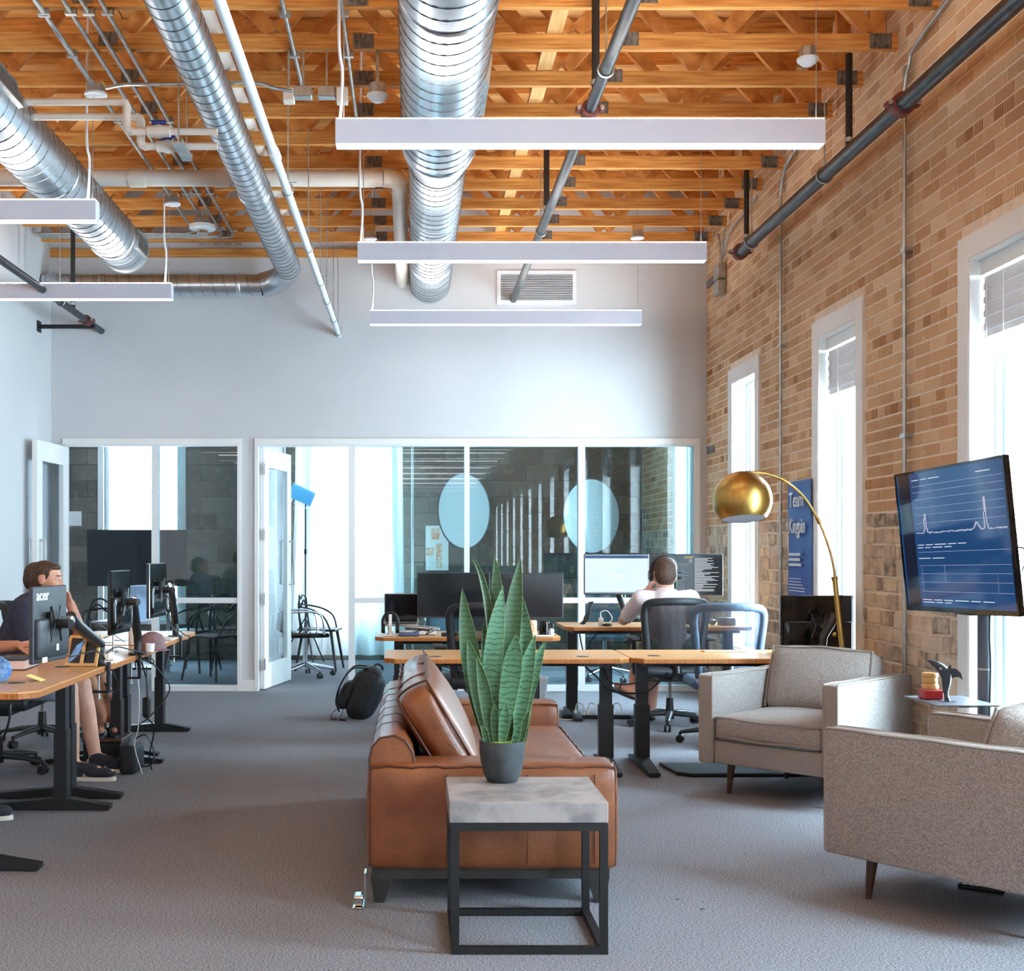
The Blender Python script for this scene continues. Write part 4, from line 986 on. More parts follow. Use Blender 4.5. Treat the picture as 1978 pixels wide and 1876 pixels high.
# ---- grey armchairs: local frame, x along the front, front face at y = 0, seat runs to +y
def armchair(label, loc, rz):
    r = thing('armchair', label, 'armchair', loc, rz, group='grey tweed armchairs')
    W, D, H, zb, at = .815, .88, .66, .175, .085
    for s in (-1, 1):
        x = s * (W / 2 - at / 2)
        MB().rbox((x, D / 2, (H + zb) / 2), (at, D, H - zb), .012, 3).build('arm', M['tweed'], r, 60)
        b = MB()
        for xx in (x - at / 2 + .004, x + at / 2 - .004):
            b.tube([(xx, .004, zb + .01), (xx, .003, H - .015), (xx, .008, H - .004), (xx, .02, H - .001)] + [(xx, .02 + (D - .04) * k / 8, H - .001 + .002 * math.sin(k * 2)) for k in range(1, 9)] + [(xx, D - .004, H - .02), (xx, D - .003, zb + .01)], .006, 6)
        b.build('arm_piping', M['tweed_welt'], r, 60)
    wi = W - 2 * at
    MB().rbox((0, D - .06, (H - .04 + zb) / 2), (wi - .002, .12, H - .04 - zb), .012, 2).build('backrest', M['tweed'], r, 60)
    MB().rbox((0, (D - .12) / 2 + .012, zb + .065), (wi - .002, D - .125, .125), .01, 2).build('seat_rail', M['tweed'], r, 60)
    MB().cushion(wi - .012, D - .16, .135, Matrix.Translation((0, (D - .16) / 2 + .0, .372)), .04, (.0, .012, .028), 10).build('seat_cushion', M['tweed'], r, 60)
    b = MB(); hx, hy = (wi - .012) / 2 - .012, (D - .16) / 2
    for zz in (.325, .43):
        b.tube([(-hx, hy * 1.2, zz), (-hx, .012, zz)] + [(-hx + 2 * hx * k / 10, -.004 - .01 * math.sin(PI * k / 10), zz + .004 * math.sin(k)) for k in range(1, 10)] + [(hx, .012, zz), (hx, hy * 1.2, zz)], .006, 6)
    b.build('seat_piping', M['tweed_welt'], r, 60)
    CM = Matrix.Translation((0, D - .235, .60)) @ Matrix.Rotation(math.radians(-17), 4, 'X')
    MB().cushion(wi - .03, .17, .37, CM, .05, (.008, .04, .02), 10).build('back_cushion', M['tweed'], r, 60)
    b = MB(); hx, hz = (wi - .03) / 2 - .008, .178
    for yy in (-.068, .068):
        b.tube([CM @ V(p) for p in [(-hx, yy, -hz)] + [(-hx - .005 * math.sin(PI * k / 6), yy, -hz + 2 * hz * k / 6) for k in range(1, 7)] + [(-hx + 2 * hx * k / 12, yy, hz + .012 * math.sin(PI * k / 12) - .008 * math.sin(2 * PI * k / 12) ** 2) for k in range(1, 13)] + [(hx + .005 * math.sin(PI * k / 6), yy, hz - 2 * hz * k / 6) for k in range(1, 7)]], .006, 6)
    b.build('cushion_piping', M['tweed_welt'], r, 60)
    for sx in (-1, 1):
        for yy, q in ((.13, -1), (D - .13, 1)):
            x = sx * (W / 2 - .13)
            MB().tube([(x, yy, zb + .003), (x + sx * .012, yy + q * .012, 0)], [.024, .012], 14).build('leg', M['walnut'], r, 50)
    return r
def chair_at(a, c, label):
    """a: front-left floor corner as seen facing the front, c: front-right one (world x, y)"""
    a, c = V((a[0], a[1], 0)), V((c[0], c[1], 0)); m = (a + c) / 2; d = c - a
    return armchair(label, m, math.atan2(d.y, d.x))
chair_at((1.585, 6.90), (2.165, 6.315), 'grey tweed armchair facing the sofa, in front of the brass floor lamp')
chair_at((2.252, 5.328), (1.604, 4.842), 'grey tweed armchair seen from its side, cut by the right edge of the picture')
r = thing('remote_control', 'black remote control on the carpet under the nearer armchair', 'remote', (2.256, 4.93, 0), -.55)
MB().rbox((0, 0, .010), (.17, .045, .018), .006, 2).build('case', M['plastic_black'], r, 50)
for i in range(5):
    for j in range(3): MB().cbox((-.06 + i * .024, -.012 + j * .012, .0205), (.010, .007, .003)).build('button', M['galv'], r)
# ---- brass arc lamp
YL = 7.30
r = thing('floor_lamp', 'brass arc floor lamp with a big round shade', 'lamp', (X(1629, YL), YL, 0))
pole = [P(1632, 1300, YL), P(1612, 1118, YL)]; d = (pole[1] - pole[0]).normalized(); foot = pole[0] - d * (pole[0].z / d.z)
MB().lathe([(.02, 0), (.15, 0), (.15, .028), (.02, .03)], 32, Matrix.Translation((foot.x, foot.y, 0))).build('base', M['brass_dark'], r, 40, w=True)
MB().tube([foot + d * .02, pole[1]], .0145, 16).build('pole', M['brass'], r, 50, w=True)
MB().tube([pole[1] - d * .01, pole[1] + d * .012], .018, 16).build('pole_cap', M['brass_dark'], r, 50, w=True)
kn = P(1617, 1226, YL); MB().ell(kn + V((-.018, -.01, 0)), .013, 12, 8).build('knob', M['brass_dark'], r, 50, w=True)
arc = smoothpath([pole[1] - d * .05, P(1611, 1100, YL), P(1601, 1058, YL), P(1581, 1006, YL), P(1553, 961, YL), P(1517, 930, YL), P(1477, 914, YL), P(1446, 912, YL), P(1431, 914, YL)], 5)
MB().tube(arc, .0080, 10).build('arc', M['brass'], r, 50, w=True)
for px, py in ((1512, 929), (1579, 1001)):
    q = P(px, py, YL); i = min(range(len(arc)), key=lambda k: (arc[k] - q).length); t = (arc[i + 1] - arc[i]).normalized()
    MB().tube([arc[i] - t * .02, arc[i] + t * .02], .0112, 10).build('joint', M['brass_dark'], r, 50, w=True)
sc = P(1434, 966, YL); R = .171
prof = [(R * math.sin(a), R * math.cos(a)) for a in [.06 + (2.30 - .06) * k / 26 for k in range(27)]]
Ts = Matrix.Translation(sc) @ Matrix.Rotation(-.17, 4, 'X') @ Matrix.Rotation(-.02, 4, 'Y')
MB().lathe(prof, 48, Ts, caps=False).build('shade', M['brass'], r, 80, w=True)
prof2 = [((R - .004) * math.sin(a), (R - .004) * math.cos(a)) for a in [.06 + (2.30 - .06) * k / 20 for k in range(21)]]
MB().lathe(prof2[::-1], 40, Ts, caps=False).build('shade_lining', M['shade_inner'], r, 80, w=True)
MB().lathe([(.001, -.11), (R * .735, -.112)], 32, Ts, caps=False).build('diffuser', M['shade_inner'], r, w=True)
MB().tube([arc[-1] + V((.0, 0, .004)), arc[-1] + V((-.004, 0, -.025)), sc + V((0, 0, R - .004))], .011, 12).build('shade_holder', M['brass_dark'], r, 50, w=True)
# ---- television, stand, shelf
TL, TR, BR, BL = P(1728, 917, 6.25), P(1941, 878, 5.2), P(1969, 1192, 5.2), P(1753, 1178, 6.25)
cen = (TL + TR + BR + BL) / 4; xd = ((TR + BR) - (TL + BL)) / 2; yd = ((TL + TR) - (BL + BR)) / 2
W_, H_ = xd.length, yd.length; TM = frame(cen, xd, yd)
r = thing('television', 'large wall-side television tilted down, showing blue graphs', 'television', TM @ V((0, 0, -.1)))
def tb(mb, nm, mat, smooth=None, kind=None):
    bmesh.ops.transform(mb.bm, matrix=TM, verts=mb.bm.verts); o = mb.build(nm, M[mat], r, smooth, w=True)
    if kind: o['kind'] = kind
    return o
tb(MB().rbox((0, 0, -.013), (W_, H_, .022), .004, 1), 'casing', 'gloss_black')
tb(MB().rbox((0, -.02, -.042), (W_ * .7, H_ * .6, .035), .012, 2), 'rear_housing', 'plastic_black')
hw, hh, bz = W_ / 2, H_ / 2, .012
b = MB()
b.box(-hw, hw, -hh, -hh + .022, -.002, .004); b.box(-hw, hw, hh - bz, hh, -.002, .004); b.box(-hw, -hw + bz, -hh + .022, hh - bz, -.002, .004); b.box(hw - bz, hw, -hh + .022, hh - bz, -.002, .004)
tb(b, 'bezel', 'gloss_black')
b = MB(); b.face([(-hw + .012, -hh + .022, -.001), (hw - .012, -hh + .022, -.001), (hw - .012, hh - .012, -.001), (-hw + .012, hh - .012, -.001)]); tb(b, 'screen', 'scr_tv')
b = MB(); b.box(-hw + .03, -hw + .155, -hh + .022, hh - .012, -.0009, -.0004); tb(b, 'menu_strip', 'scr_tv_dark')
rn = random.Random(11)
b = MB(); x0, x1 = -hw + .18, hw - .03; pts = []
for k in range(90):
    t = k / 89; yy = .035 + .006 * rn.random() + (.10 * math.exp(-((t - .12) / .012) ** 2)) + .03 * math.exp(-((t - .70) / .03) ** 2) + .15 * math.exp(-((t - .795) / .010) ** 2)
    pts.append((x0 + (x1 - x0) * t, yy, .0002))
for p, q in zip(pts, pts[1:]): b.box(p[0], q[0], min(p[1], q[1]) - .0015, max(p[1], q[1]) + .0015, .0001, .0005)
tb(b, 'graph_line', 'scr_line')
for yy in (.265, .235, .20, .16, .125, .085, -.055, -.12, -.16, -.20, -.245):
    b = MB(); b.box(x0, x1, yy - .0007, yy + .0007, .0, .0004); tb(b, 'grid_line', 'scr_line')
for row, (yy, segs) in enumerate(((-.02, 5), (-.033, 4), (-.285, 6), (-.297, 3), (-.085, 2), (.295, 3), (.29, 1))):
    xx = x0 + (.0 if row < 6 else .62)
    for k in range(segs):
        ll = rn.uniform(.05, .13); b = MB(); b.box(xx, min(xx + ll, x1), yy - .0018, yy + .0018, .0, .0005); tb(b, 'caption_bar', 'scr_text'); xx += ll + .02
for xx, ya, yb in ((x0 + .02, -.245, -.12), (x0 + .25, -.2, -.12), (x1 - .12, -.245, -.16)):
    b = MB(); b.box(xx, xx + .001, ya, yb, .0, .0004); tb(b, 'grid_line', 'scr_line')
MB().tube(smoothpath([TM @ V((hw - .002, -.05, -.02)), TM @ V((hw + .03, -.06, -.03)), TM @ V((hw + .028, -.11, -.03)), TM @ V((hw - .003, -.15, -.03))], 6), .0035, 6).build('cable_loop', M['plastic_black'], r, w=True)
YP = 5.77; xp = X(1903, YP)
r = thing('television_stand', 'grey upright television stand with a glass shelf beside the armchairs', 'stand', (xp, YP, 0))
MB().tube([(xp, YP, .02), (xp, YP, 1.22)], .034, 20).build('pole', M['stand_grey'], r, 50, w=True)
MB().tube([(xp, YP, .795), (xp, YP, .803)], .0352, 20).build('pole_ring', M['silver'], r, 50, w=True)
MB().rbox((xp - .08, YP, .012), (.34, .62, .024), .008, 2).build('base', M['stand_grey'], r, w=True)
MB().box(TM.translation.x + .075, xp + .02, YP - .09, YP + .09, 1.05, 1.21).build('mount', M['plastic_black'], r, w=True)
sh = (2.303, 2.577, 5.456, 5.825)
MB().box(sh[0], sh[1], sh[2], sh[3], .662, .668).build('shelf', M['shelf_grey'], r, w=True)
MB().box(sh[1] - .06, xp - .03, YP - .05, YP - .01, .625, .661).build('shelf_arm', M['plastic_black'], r, w=True)
MB().tube(smoothpath([(xp + .0, YP - .05, 1.1), (xp - .005, YP - .055, .95), (xp + .002, YP - .05, .8), (xp - .008, YP - .052, .4), (xp, YP - .05, .03)], 6), .005, 8).build('cable', M['plastic_black'], r, w=True)
# leaping dolphin figurine on the shelf
fy = 5.60
r = thing('dolphin_figurine', 'dark grey leaping dolphin figurine on the television shelf', 'figurine', (X(1826, fy), fy, .669))
q = lambda px, py, dy=0: P(px, py, fy + dy)
sp = [q(1832, 1357), q(1831, 1348), q(1826, 1334), q(1823, 1322), q(1826, 1308), q(1825, 1297), q(1815, 1286), q(1803, 1280), q(1791, 1276)]
rad = [.014, .009, .013, .019, .0225, .0235, .0185, .0105, .0012]
sp = [q(1831, 1358), q(1828, 1345), q(1827, 1333), q(1828, 1320), q(1828, 1308), q(1823, 1296), q(1812, 1286), q(1801, 1280), q(1790, 1275)]
MB().tube(smoothpath(sp, 4), [rad[k // 4] + (rad[min(k // 4 + 1, 8)] - rad[k // 4]) * (k % 4) / 4 for k in range(33)], 18).build('body', M['figurine'], r, 60, w=True)
MB().prism([(-.045, 0), (.03, 0), (.038, .008), (.03, .016), (-.03, .016), (-.05, .008)], -.022, .022, frame(q(1829, 1361), (1, 0, 0), (0, 0, 1))).build('tail_base', M['figurine'], r, w=True)
def fin(pts, th, nm):
    mb = MB(); a = [V(p) for p in pts]; o = V((0, th, 0)); va = [mb.bm.verts.new(p - o) for p in a]; vb = [mb.bm.verts.new(p + o) for p in a]
    mb.bm.faces.new(va); mb.bm.faces.new(vb[::-1])
    for k in range(len(a)): mb.bm.faces.new((va[k], vb[k], vb[(k + 1) % len(a)], va[(k + 1) % len(a)]))
    mb.build(nm, M['figurine'], r, w=True)
fin([q(1834, 1298), q(1838, 1291), q(1846, 1292), q(1855, 1300), q(1859, 1313), q(1852, 1308), q(1843, 1308), q(1836, 1312)], .006, 'dorsal_fin')
fin([q(1825, 1303, -.03), q(1832, 1290, -.035), q(1836, 1284, -.04), q(1837, 1300, -.035), q(1831, 1316, -.03)], .005, 'flipper')
fin([q(1824, 1300, .03), q(1829, 1288, .035), q(1830, 1280, .04), q(1833, 1296, .035), q(1829, 1312, .03)], .005, 'flipper')
MB().tube([q(1817, 1292, -.0195), q(1817, 1292, -.0235)], .0055, 14).build('eye', M['silver'], r, w=True)
ft = 5.70
def tin(py, R, h, mat, lab, px=1798):
    c = P(px, py, ft); one(MB().lathe([(R * .9, c.z - h / 2), (R, c.z - h / 2 + .006), (R, c.z + h / 2 - .006), (R * .93, c.z + h / 2)], 24, Matrix.Translation((c.x, c.y, 0))), 'trinket_tin', M[mat], lab, 'tin', 50)
s_ = FPX / ft
base = .669
c0 = X(1798, ft)
one(MB().rbox((c0, ft, base + .022), (.085, .085, .042), .004, 1), 'trinket_box', M['red_tin'], 'red square box under the gold tins on the television shelf', 'box')
zz = base + .0435
for R, h, lab in ((.038, .026, 'gold round tin, lowest of three stacked on the red box'), (.034, .028, 'gold round tin, middle of three stacked on the red box'), (.037, .022, 'gold round tin, topmost of three stacked on the red box')):
    one(MB().lathe([(R * .88, zz), (R, zz + .007), (R, zz + h - .008), (R * .9, zz + h - .0005)], 24, Matrix.Translation((c0 - .004, ft, 0))), 'trinket_tin', M['gold_tin'], lab, 'tin', 50, group='gold tins on the television shelf'); zz += h
# ---- blue banner on the brick
yb0, yb1, zt, zb = 9.226, 8.69, 1.853, .86
r = thing('wall_banner', 'tall blue printed banner hanging on the brick between two windows', 'banner', (WX - .03, (yb0 + yb1) / 2, zb))
b = MB(); nx, nz = 10, 16; xs = lambda u, v: WX - .03 - .006 * math.sin(u * 5 + v * 2) - .004 * math.sin(v * 9)
g = [[(b.bm.verts.new((xs(i / nx, j / nz), yb0 + (yb1 - yb0) * i / nx, zb + (zt - zb) * j / nz)), b.bm.verts.new((xs(i / nx, j / nz) + .003, yb0 + (yb1 - yb0) * i / nx, zb + (zt - zb) * j / nz))) for i in range(nx + 1)] for j in range(nz + 1)]
for j in range(nz):
    for i in range(nx):
        for k in (0, 1): b.bm.faces.new((g[j][i][k], g[j][i + 1][k], g[j + 1][i + 1][k], g[j + 1][i][k]))
b.build('cloth', M['banner'], r, 60, w=True)
TB = lambda y, z: frame((WX - .0445, y, z), (0, -1, 0), (0, 0, 1))
text('Team', .155, TB(yb0 - .05, 1.665), M['print_white'], r, 'lettering', sx=.95, bold=.002); text('Kingpin', .155, TB(yb0 - .05, 1.475), M['print_white'], r, 'lettering', sx=.8, bold=.002)
rn = random.Random(4)
def lines(y0, z0, n, wd, dz, th, mat='print_white'):
    for k in range(n):
        MB().box(WX - .0445, WX - .0435, y0, y0 - wd * rn.uniform(.72, 1), z0 - k * dz, z0 - k * dz + th).build('text_line', M[mat], r, w=True)
lines(yb0 - .05, 1.31, 3, .34, .038, .02); lines(yb0 - .05, 1.14, 5, .38, .022, .006)
for c in range(3): lines(yb0 - .05 - c * .16, .975, 5, .12, .024, .010)
# ---- standing desks: local x = length, front edge at y = 0 running to +y, top at z
def desk(label, loc, rz, L, D, zt, legs, grommets, group, foot=(-.09, .62), coly=.30):
    r = thing('standing_desk', label, 'desk', loc, rz, group=group)
    c = .065; o = [(-L / 2 + c, 0), (L / 2 - c, 0), (L / 2, c), (L / 2, D - .02), (L / 2 - .02, D), (-L / 2 + .02, D), (-L / 2, D - .02), (-L / 2, c)]
    MB().prism(o, zt - .006, zt).build('desktop', M['bamboo'], r)
    MB().prism([(x * .9995, y * .999 + .0002) for x, y in o], zt - .03, zt - .0061).build('edge_band', M['bamboo_edge'], r)
    for x in legs:
        b = MB(); b.box(x - .045, x + .045, coly, coly + .065, .055, zt * .55); b.box(x - .037, x + .037, coly + .007, coly + .058, zt * .5, zt - .031); b.build('leg', M['desk_leg'], r)
        b = MB(); f0, f1 = foot; b.prism([(f0, .008), (f0, .028), (coly - .02, .062), (coly + .085, .062), (f1, .028), (f1, .008)], x - .035, x + .035, Matrix(((0, 0, 1, 0), (1, 0, 0, 0), (0, 1, 0, 0), (0, 0, 0, 1))))
        b.box(x - .03, x + .03, f0 + .01, f0 + .05, 0, .0085); b.box(x - .03, x + .03, f1 - .05, f1 - .01, 0, .0085)
        b.build('foot', M['desk_leg'], r)
        MB().box(x - .03, x + .03, .06, D - .06, zt - .055, zt - .0305).build('side_bracket', M['desk_leg'], r)
    MB().box(min(legs) + .03, max(legs) - .03, coly + .01, coly + .05, zt - .075, zt - .031).build('crossbeam', M['desk_leg'], r)
    MB().box(L / 2 - .3, L / 2 - .16, .03, .06, zt - .05, zt - .0305).build('control_box', M['plastic_black'], r)
    for gx, gy in grommets: MB().lathe([(.038, zt), (.038, zt + .002), (.028, zt + .003), (.001, zt + .0025)], 20, Matrix.Translation((gx, gy, 0))).build('grommet', M['plastic_black'], r)
    return r
GR = 'bamboo standing desks'
desk('bamboo standing desk just behind the sofa', ((-.174 + 1.312) / 2, 7.45, 0), 0, 1.484, .66, .70, (-.60, .64), ((-.43, .14), (.47, .14)), GR)
desk('bamboo standing desk behind the armchair, against the brick wall', ((1.32 + 2.79) / 2, 7.45, 0), 0, 1.468, .66, .70, (-.62, .6), ((-.57, .2),), GR)
desk('bamboo standing desk with laptop and headphones, nearer the doorway', ((-.283 + 1.113) / 2, 9.29, 0), 0, 1.396, .70, .70, (-.52, .52), ((0, .5),), GR)
desk('bamboo standing desk where the man in headphones works', ((1.19 + 2.74) / 2, 9.86, 0), 0, 1.5, .68, .74, (-.66, .62), ((0, .5),), GR)
GL = 'bamboo desks in the left row'
lx = -1.57
desk('bamboo standing desk in the left row, nearest the viewer', (lx, 5.885, 0), PI / 2, 1.47, .76, .76, (-.64, .58), ((-.36, .19), (.40, .2)), GL, foot=(.0, .70), coly=.22)
desk('bamboo standing desk in the left row, middle, man in navy tee behind it', (lx - .05, 7.32, 0), PI / 2, 1.34, .76, .735, (-.56, .56), ((.2, .2),), GL, foot=(-.04, .70), coly=.22)
desk('bamboo standing desk in the left row, farthest from the viewer', (lx - .06, 8.70, 0), PI / 2, 1.36, .76, .74, (-.58, .56), ((.2, .2),), GL, foot=(.03, .70), coly=.22)
# ---- office chairs: local, facing +y
def office_chair(label, loc, rz, col='black', arms=True, seat=.47, spin=0.3, grp='mesh office chairs'):
    r = thing('office_chair', label, 'office chair', loc, rz, group=grp)
    fm = M['chair_' + col]; ms = M['mesh_' + col]
    MB().cushion(.49, .47, .07, Matrix.Translation((0, .02, seat - .035)), .03, (.01, .01, .012), 6).build('seat', M['chair_black'] if col == 'black' else fm, r, 60)
    o = []
    for x, z in ((-.19, .50), (-.205, .62), (-.225, .80), (-.235, .93), (-.21, .985), (-.12, 1.0), (0, 1.003), (.12, 1.0), (.21, .985), (.235, .93), (.225, .80), (.205, .62), (.19, .50), (.1, .475), (-.1, .475)):
        z2 = z - .035; y = -.225 + .03 * math.cos((z2 - .45) * 5.5) - .10 * max(0, z2 - .6) ** 1.3 + .10 * (x / .24) ** 2
        o.append(V((x, y, z2)))
    path = smoothpath(o + [o[0]], 3)[:-1]
    MB().tube(path, .024, 8, closed=True, flat=1.25).build('back_frame', fm, r, 60)
    b = MB(); n = 8; rows = []
    for j in range(n + 1):
        z2 = .45 + .51 * j / n; ww = .185 + .04 * min(1, j / 5)
        rows.append([b.bm.verts.new((ww * (2 * i / n - 1), -.225 + .03 * math.cos((z2 - .45) * 5.5) - .10 * max(0, z2 - .6) ** 1.3 + .10 * (ww * (2 * i / n - 1) / .24) ** 2, z2)) for i in range(n + 1)])
    for a, c in zip(rows, rows[1:]):
        for i in range(n): b.bm.faces.new((a[i], a[i + 1], c[i + 1], c[i]))
    b.build('back_mesh', ms, r, 60)
    if col == 'black':
        for zz in (.53, .50): MB().tube([(-.19, -.165, zz + .02), (-.1, -.20, zz), (0, -.213, zz - .006), (.1, -.20, zz), (.19, -.165, zz + .02)], .007, 6).build('lumbar_band', M['caster_base'], r, 60)
    MB().tube([(0, -.19, .56), (0, -.235, .44), (0, -.12, seat - .085), (0, 0, seat - .085)], .022, 8, flat=1.4).build('back_support', M['plastic_black'], r, 50)
    MB().rbox((0, 0, seat - .095), (.2, .22, .045), .012, 2).build('tilt_mechanism', M['plastic_black'], r)
    if arms:
        for s in (-1, 1):
            MB().tube([(s * .16, -.03, seat - .085), (s * .28, -.03, seat - .06), (s * .285, -.03, seat + .19)], .016, 8).build('arm_post', M['plastic_black'], r, 50)
            MB().rbox((s * .285, .0, seat + .205), (.085, .25, .028), .012, 2).build('arm_pad', M['plastic_black'], r, 50)
    MB().tube([(0, 0, .20), (0, 0, seat - .11)], .013, 12).build('gas_lift', M['chrome'], r, 50)
    MB().tube([(0, 0, .06), (0, 0, .12), (0, 0, .22)], [.035, .032, .026], 14).build('column', M['plastic_black'], r, 50)
    for k in range(5):
        a = spin + 2 * PI * k / 5; u = V((math.cos(a), math.sin(a), 0)); sd = V((-u.y, u.x, 0))
        MB().tube([u * .02 + V((0, 0, .105)), u * .16 + V((0, 0, .098)), u * .30 + V((0, 0, .075))], [.030, .024, .016], 8, flat=.8).build('base_leg', M['caster_base'], r, 50)
        c = u * .30
        b = MB()
        for q in (-.016, .016): b.tube([c + sd * (q - .009) + V((0, 0, .0275)), c + sd * (q + .009) + V((0, 0, .0275))], .0275, 14)
        b.tube([c + V((0, 0, .045)), c + V((0, 0, .075))], .010, 8); b.build('caster', M['plastic_black'], r, 40)
    return r
office_chair('black mesh office chair the man in headphones sits on', (1.97, 9.52, 0), 0.05, spin=.32 + PI / 2)
office_chair('blue-grey mesh office chair with see-through back, beside the man in headphones', (2.16, 8.62, 0), -.06, 'blue', spin=2.85, arms=False)
office_chair('black mesh office chair half hidden behind the snake plant', (.47, 8.72, 0), .1, spin=.5)
office_chair('black mesh office chair of the man in the navy tee', (-2.52, 7.55, 0), -PI / 2, spin=.1)
office_chair('black mesh office chair behind the farthest left desk', (-2.60, 8.72, 0), -PI / 2 + .1, spin=-.5)
office_chair('black mesh office chair at the nearest left desk, cut by the picture edge', (-2.62, 6.05, 0), -PI / 2, spin=.4)
# ---- monitors
def monitor_on_arm(label, c, yaw, wd, hd, base, elbow=None, back='monitor_back', front='scr_off', post=True, tilt=0.0, gloss=False):
    """c: centre of the panel, yaw: direction the screen faces (angle of its normal), base: clamp point on the desk"""
    r = thing('monitor', label, 'monitor', (base[0], base[1], base[2]))
    n = V((math.cos(yaw), math.sin(yaw), tilt)).normalized(); xd = V((-n.y, n.x, 0)).normalized(); T = frame(c, xd, n.cross(xd))
    def pt(mb, nm, mat, sm=None):
        bmesh.ops.transform(mb.bm, matrix=T, verts=mb.bm.verts); return mb.build(nm, M[mat], r, sm, w=True)
    pt(MB().rbox((0, 0, -.012), (wd, hd, .022), .004, 1), 'panel', 'gloss_black' if gloss else 'monitor_back')
    pt(MB().box(-wd / 2 + .008, wd / 2 - .008, -hd / 2 + .012, hd / 2 - .008, -.0008, .0004), 'screen', front)
    b = MB(); b.cushion(wd * .93, hd * .52, .03, Matrix.Translation((0, -hd * .18, -.028)), .014, (0, 0, .006), 5); pt(b, 'rear_bulge', 'gloss_black' if gloss else back, 60)
    pt(MB().box(-.055, .055, -.055, .055, -.05, -.040), 'vesa_plate', 'arm_black')
    b = MB()
    for sx in (-1, 1): b.tube([(sx * .048, .075, -.048), (sx * .02, 0, -.05), (sx * .048, -.075, -.048)], .006, 6)
    pt(b, 'vesa_bracket', 'arm_black')
    p0 = T @ V((0, 0, -.05)); p1 = T @ V((0, 0, -.11)); p2 = V(elbow) if elbow else p1 + V((0, 0, .02)); bs = V(base)
    MB().tube([p0, p1], .019, 10).build('tilt_joint', M['arm_black'], r, 50, w=True)
    MB().tube([p1, p2], .022, 10).build('swivel', M['arm_black'], r, 50, w=True)
    MB().tube([p2 + V((0, 0, .015)), p2 + (bs + V((0, 0, .09)) - p2) * .15, bs + V((0, 0, .11)), bs + V((0, 0, .07))], [.026, .03, .026, .024], 12, flat=1.0).build('arm', M['arm_black'], r, 50, w=True)
    MB().tube([bs + V((0, 0, .0)), bs + V((0, 0, .1))], .022, 14).build('post', M['arm_black'], r, 50, w=True)
    MB().rbox(bs + V((0, 0, .009)), (.09, .11, .016), .006, 2).build('clamp_plate', M['arm_black'], r, w=True)
    return r, T
m1, T1 = monitor_on_arm('dark grey monitor with white lettering on its back, nearest on the left row', P(88, 1205, 5.34), PI - .15, .325, .325, (-1.60, 6.36, .76), P(136, 1197, 5.75))
text('acer', .062, T1 @ Matrix.Translation((.14, .105, -.0245)) @ Matrix.Rotation(PI, 4, 'Y'), M['paper'], m1, 'lettering', sx=1.1, bold=.001)
for x_, y_, w_, h_ in ((.115, -.145, .045, .022), (-.01, -.10, .022, .028)):
    mb = MB().box(x_ - w_ / 2, x_ + w_ / 2, y_ - h_ / 2, y_ + h_ / 2, -.0515, -.0495); bmesh.ops.transform(mb.bm, matrix=T1, verts=mb.bm.verts); mb.build('sticker', M['paper'], m1, w=True)
monitor_on_arm('glossy black monitor seen nearly edge-on, on the middle left desk', P(226, 1163, 6.85), PI - .06, .36, .345, (-1.615, 7.30, .735), P(256, 1160, 7.15), gloss=True)
monitor_on_arm('glossy black monitor seen nearly edge-on, on the farthest left desk', P(299, 1140, 7.85), PI - .06, .40, .34, (-1.66, 8.70, .74), P(328, 1131, 8.3), gloss=True)
monitor_on_arm('glossy black monitor turned away from the viewer, behind the lamp pole', P(1577, 1209, 7.92), PI / 2 + .04, .47, .39, (X(1590, 7.72), 7.72, .70), P(1612, 1190, 7.74), gloss=True)
def monitor_facing(label, px0, px1, py0, py1, Ym, front, yaw=-PI / 2, base=None):
    c = P((px0 + px1) / 2, (py0 + py1) / 2, Ym); s = FPX / Ym
    return monitor_on_arm(label, c, yaw, (px1 - px0) / s, (py1 - py0) / s, base, c + V((0, .16, -.05)), front=front)
monitor_facing('dark monitor, left of two side by side behind the snake plant', 806, 946, 1106, 1194, 9.72, 'scr_off', base=(.42, 9.92, .70))
monitor_facing('dark monitor, right of two side by side behind the snake plant', 948, 1088, 1107, 1196, 9.70, 'scr_off', base=(.80, 9.92, .70))
def onscr(r, T, rects):
    for nm, mat, x0, x1, y0, y1 in rects:
        mb = MB().box(x0, x1, y0, y1, .0005, .0011); bmesh.ops.transform(mb.bm, matrix=T, verts=mb.bm.verts); mb.build(nm, M[mat], r, w=True)
m, T_ = monitor_facing('monitor showing a pale document, left of the man in headphones', 1128, 1254, 1070, 1149, 10.34, 'scr_doc', base=(1.78, 10.44, .74))
rn = random.Random(8); R_ = [('toolbar', 'scr_bar', -.262, .262, .132, .158), ('toolbar', 'scr_bar', -.262, .262, -.156, -.150)]
for k in range(13): R_.append(('text_bar', 'scr_grey', -.25, -.25 + rn.uniform(.02, .05), .11 - k * .014, .113 - k * .014))
for k in range(14): R_.append(('text_bar', 'scr_grey', -.09, -.09 + rn.choice((.03, .05, .11, .16)) , .10 - k * .018, .1035 - k * .018))
onscr(m, T_, R_)
m, T_ = monitor_facing('monitor showing white code lines on black, right of the man in headphones', 1256, 1397, 1070, 1151, 10.30, 'scr_code', base=(2.16, 10.44, .74))
R_ = [('toolbar', 'scr_side', -.29, .29, .152, .164), ('side_panel', 'scr_side', -.08, .055, -.155, .15), ('highlight', 'scr_yellow', -.02, .05, .139, .149), ('cursor_line', 'scr_green', -.083, -.080, -.14, .0), ('thumbnail', 'scr_text', .02, .045, .10, .13)]
for k in range(26): R_.append(('code_line', 'scr_text', .065, .065 + rn.uniform(.05, .21), .135 - k * .0108, .1388 - k * .0108))
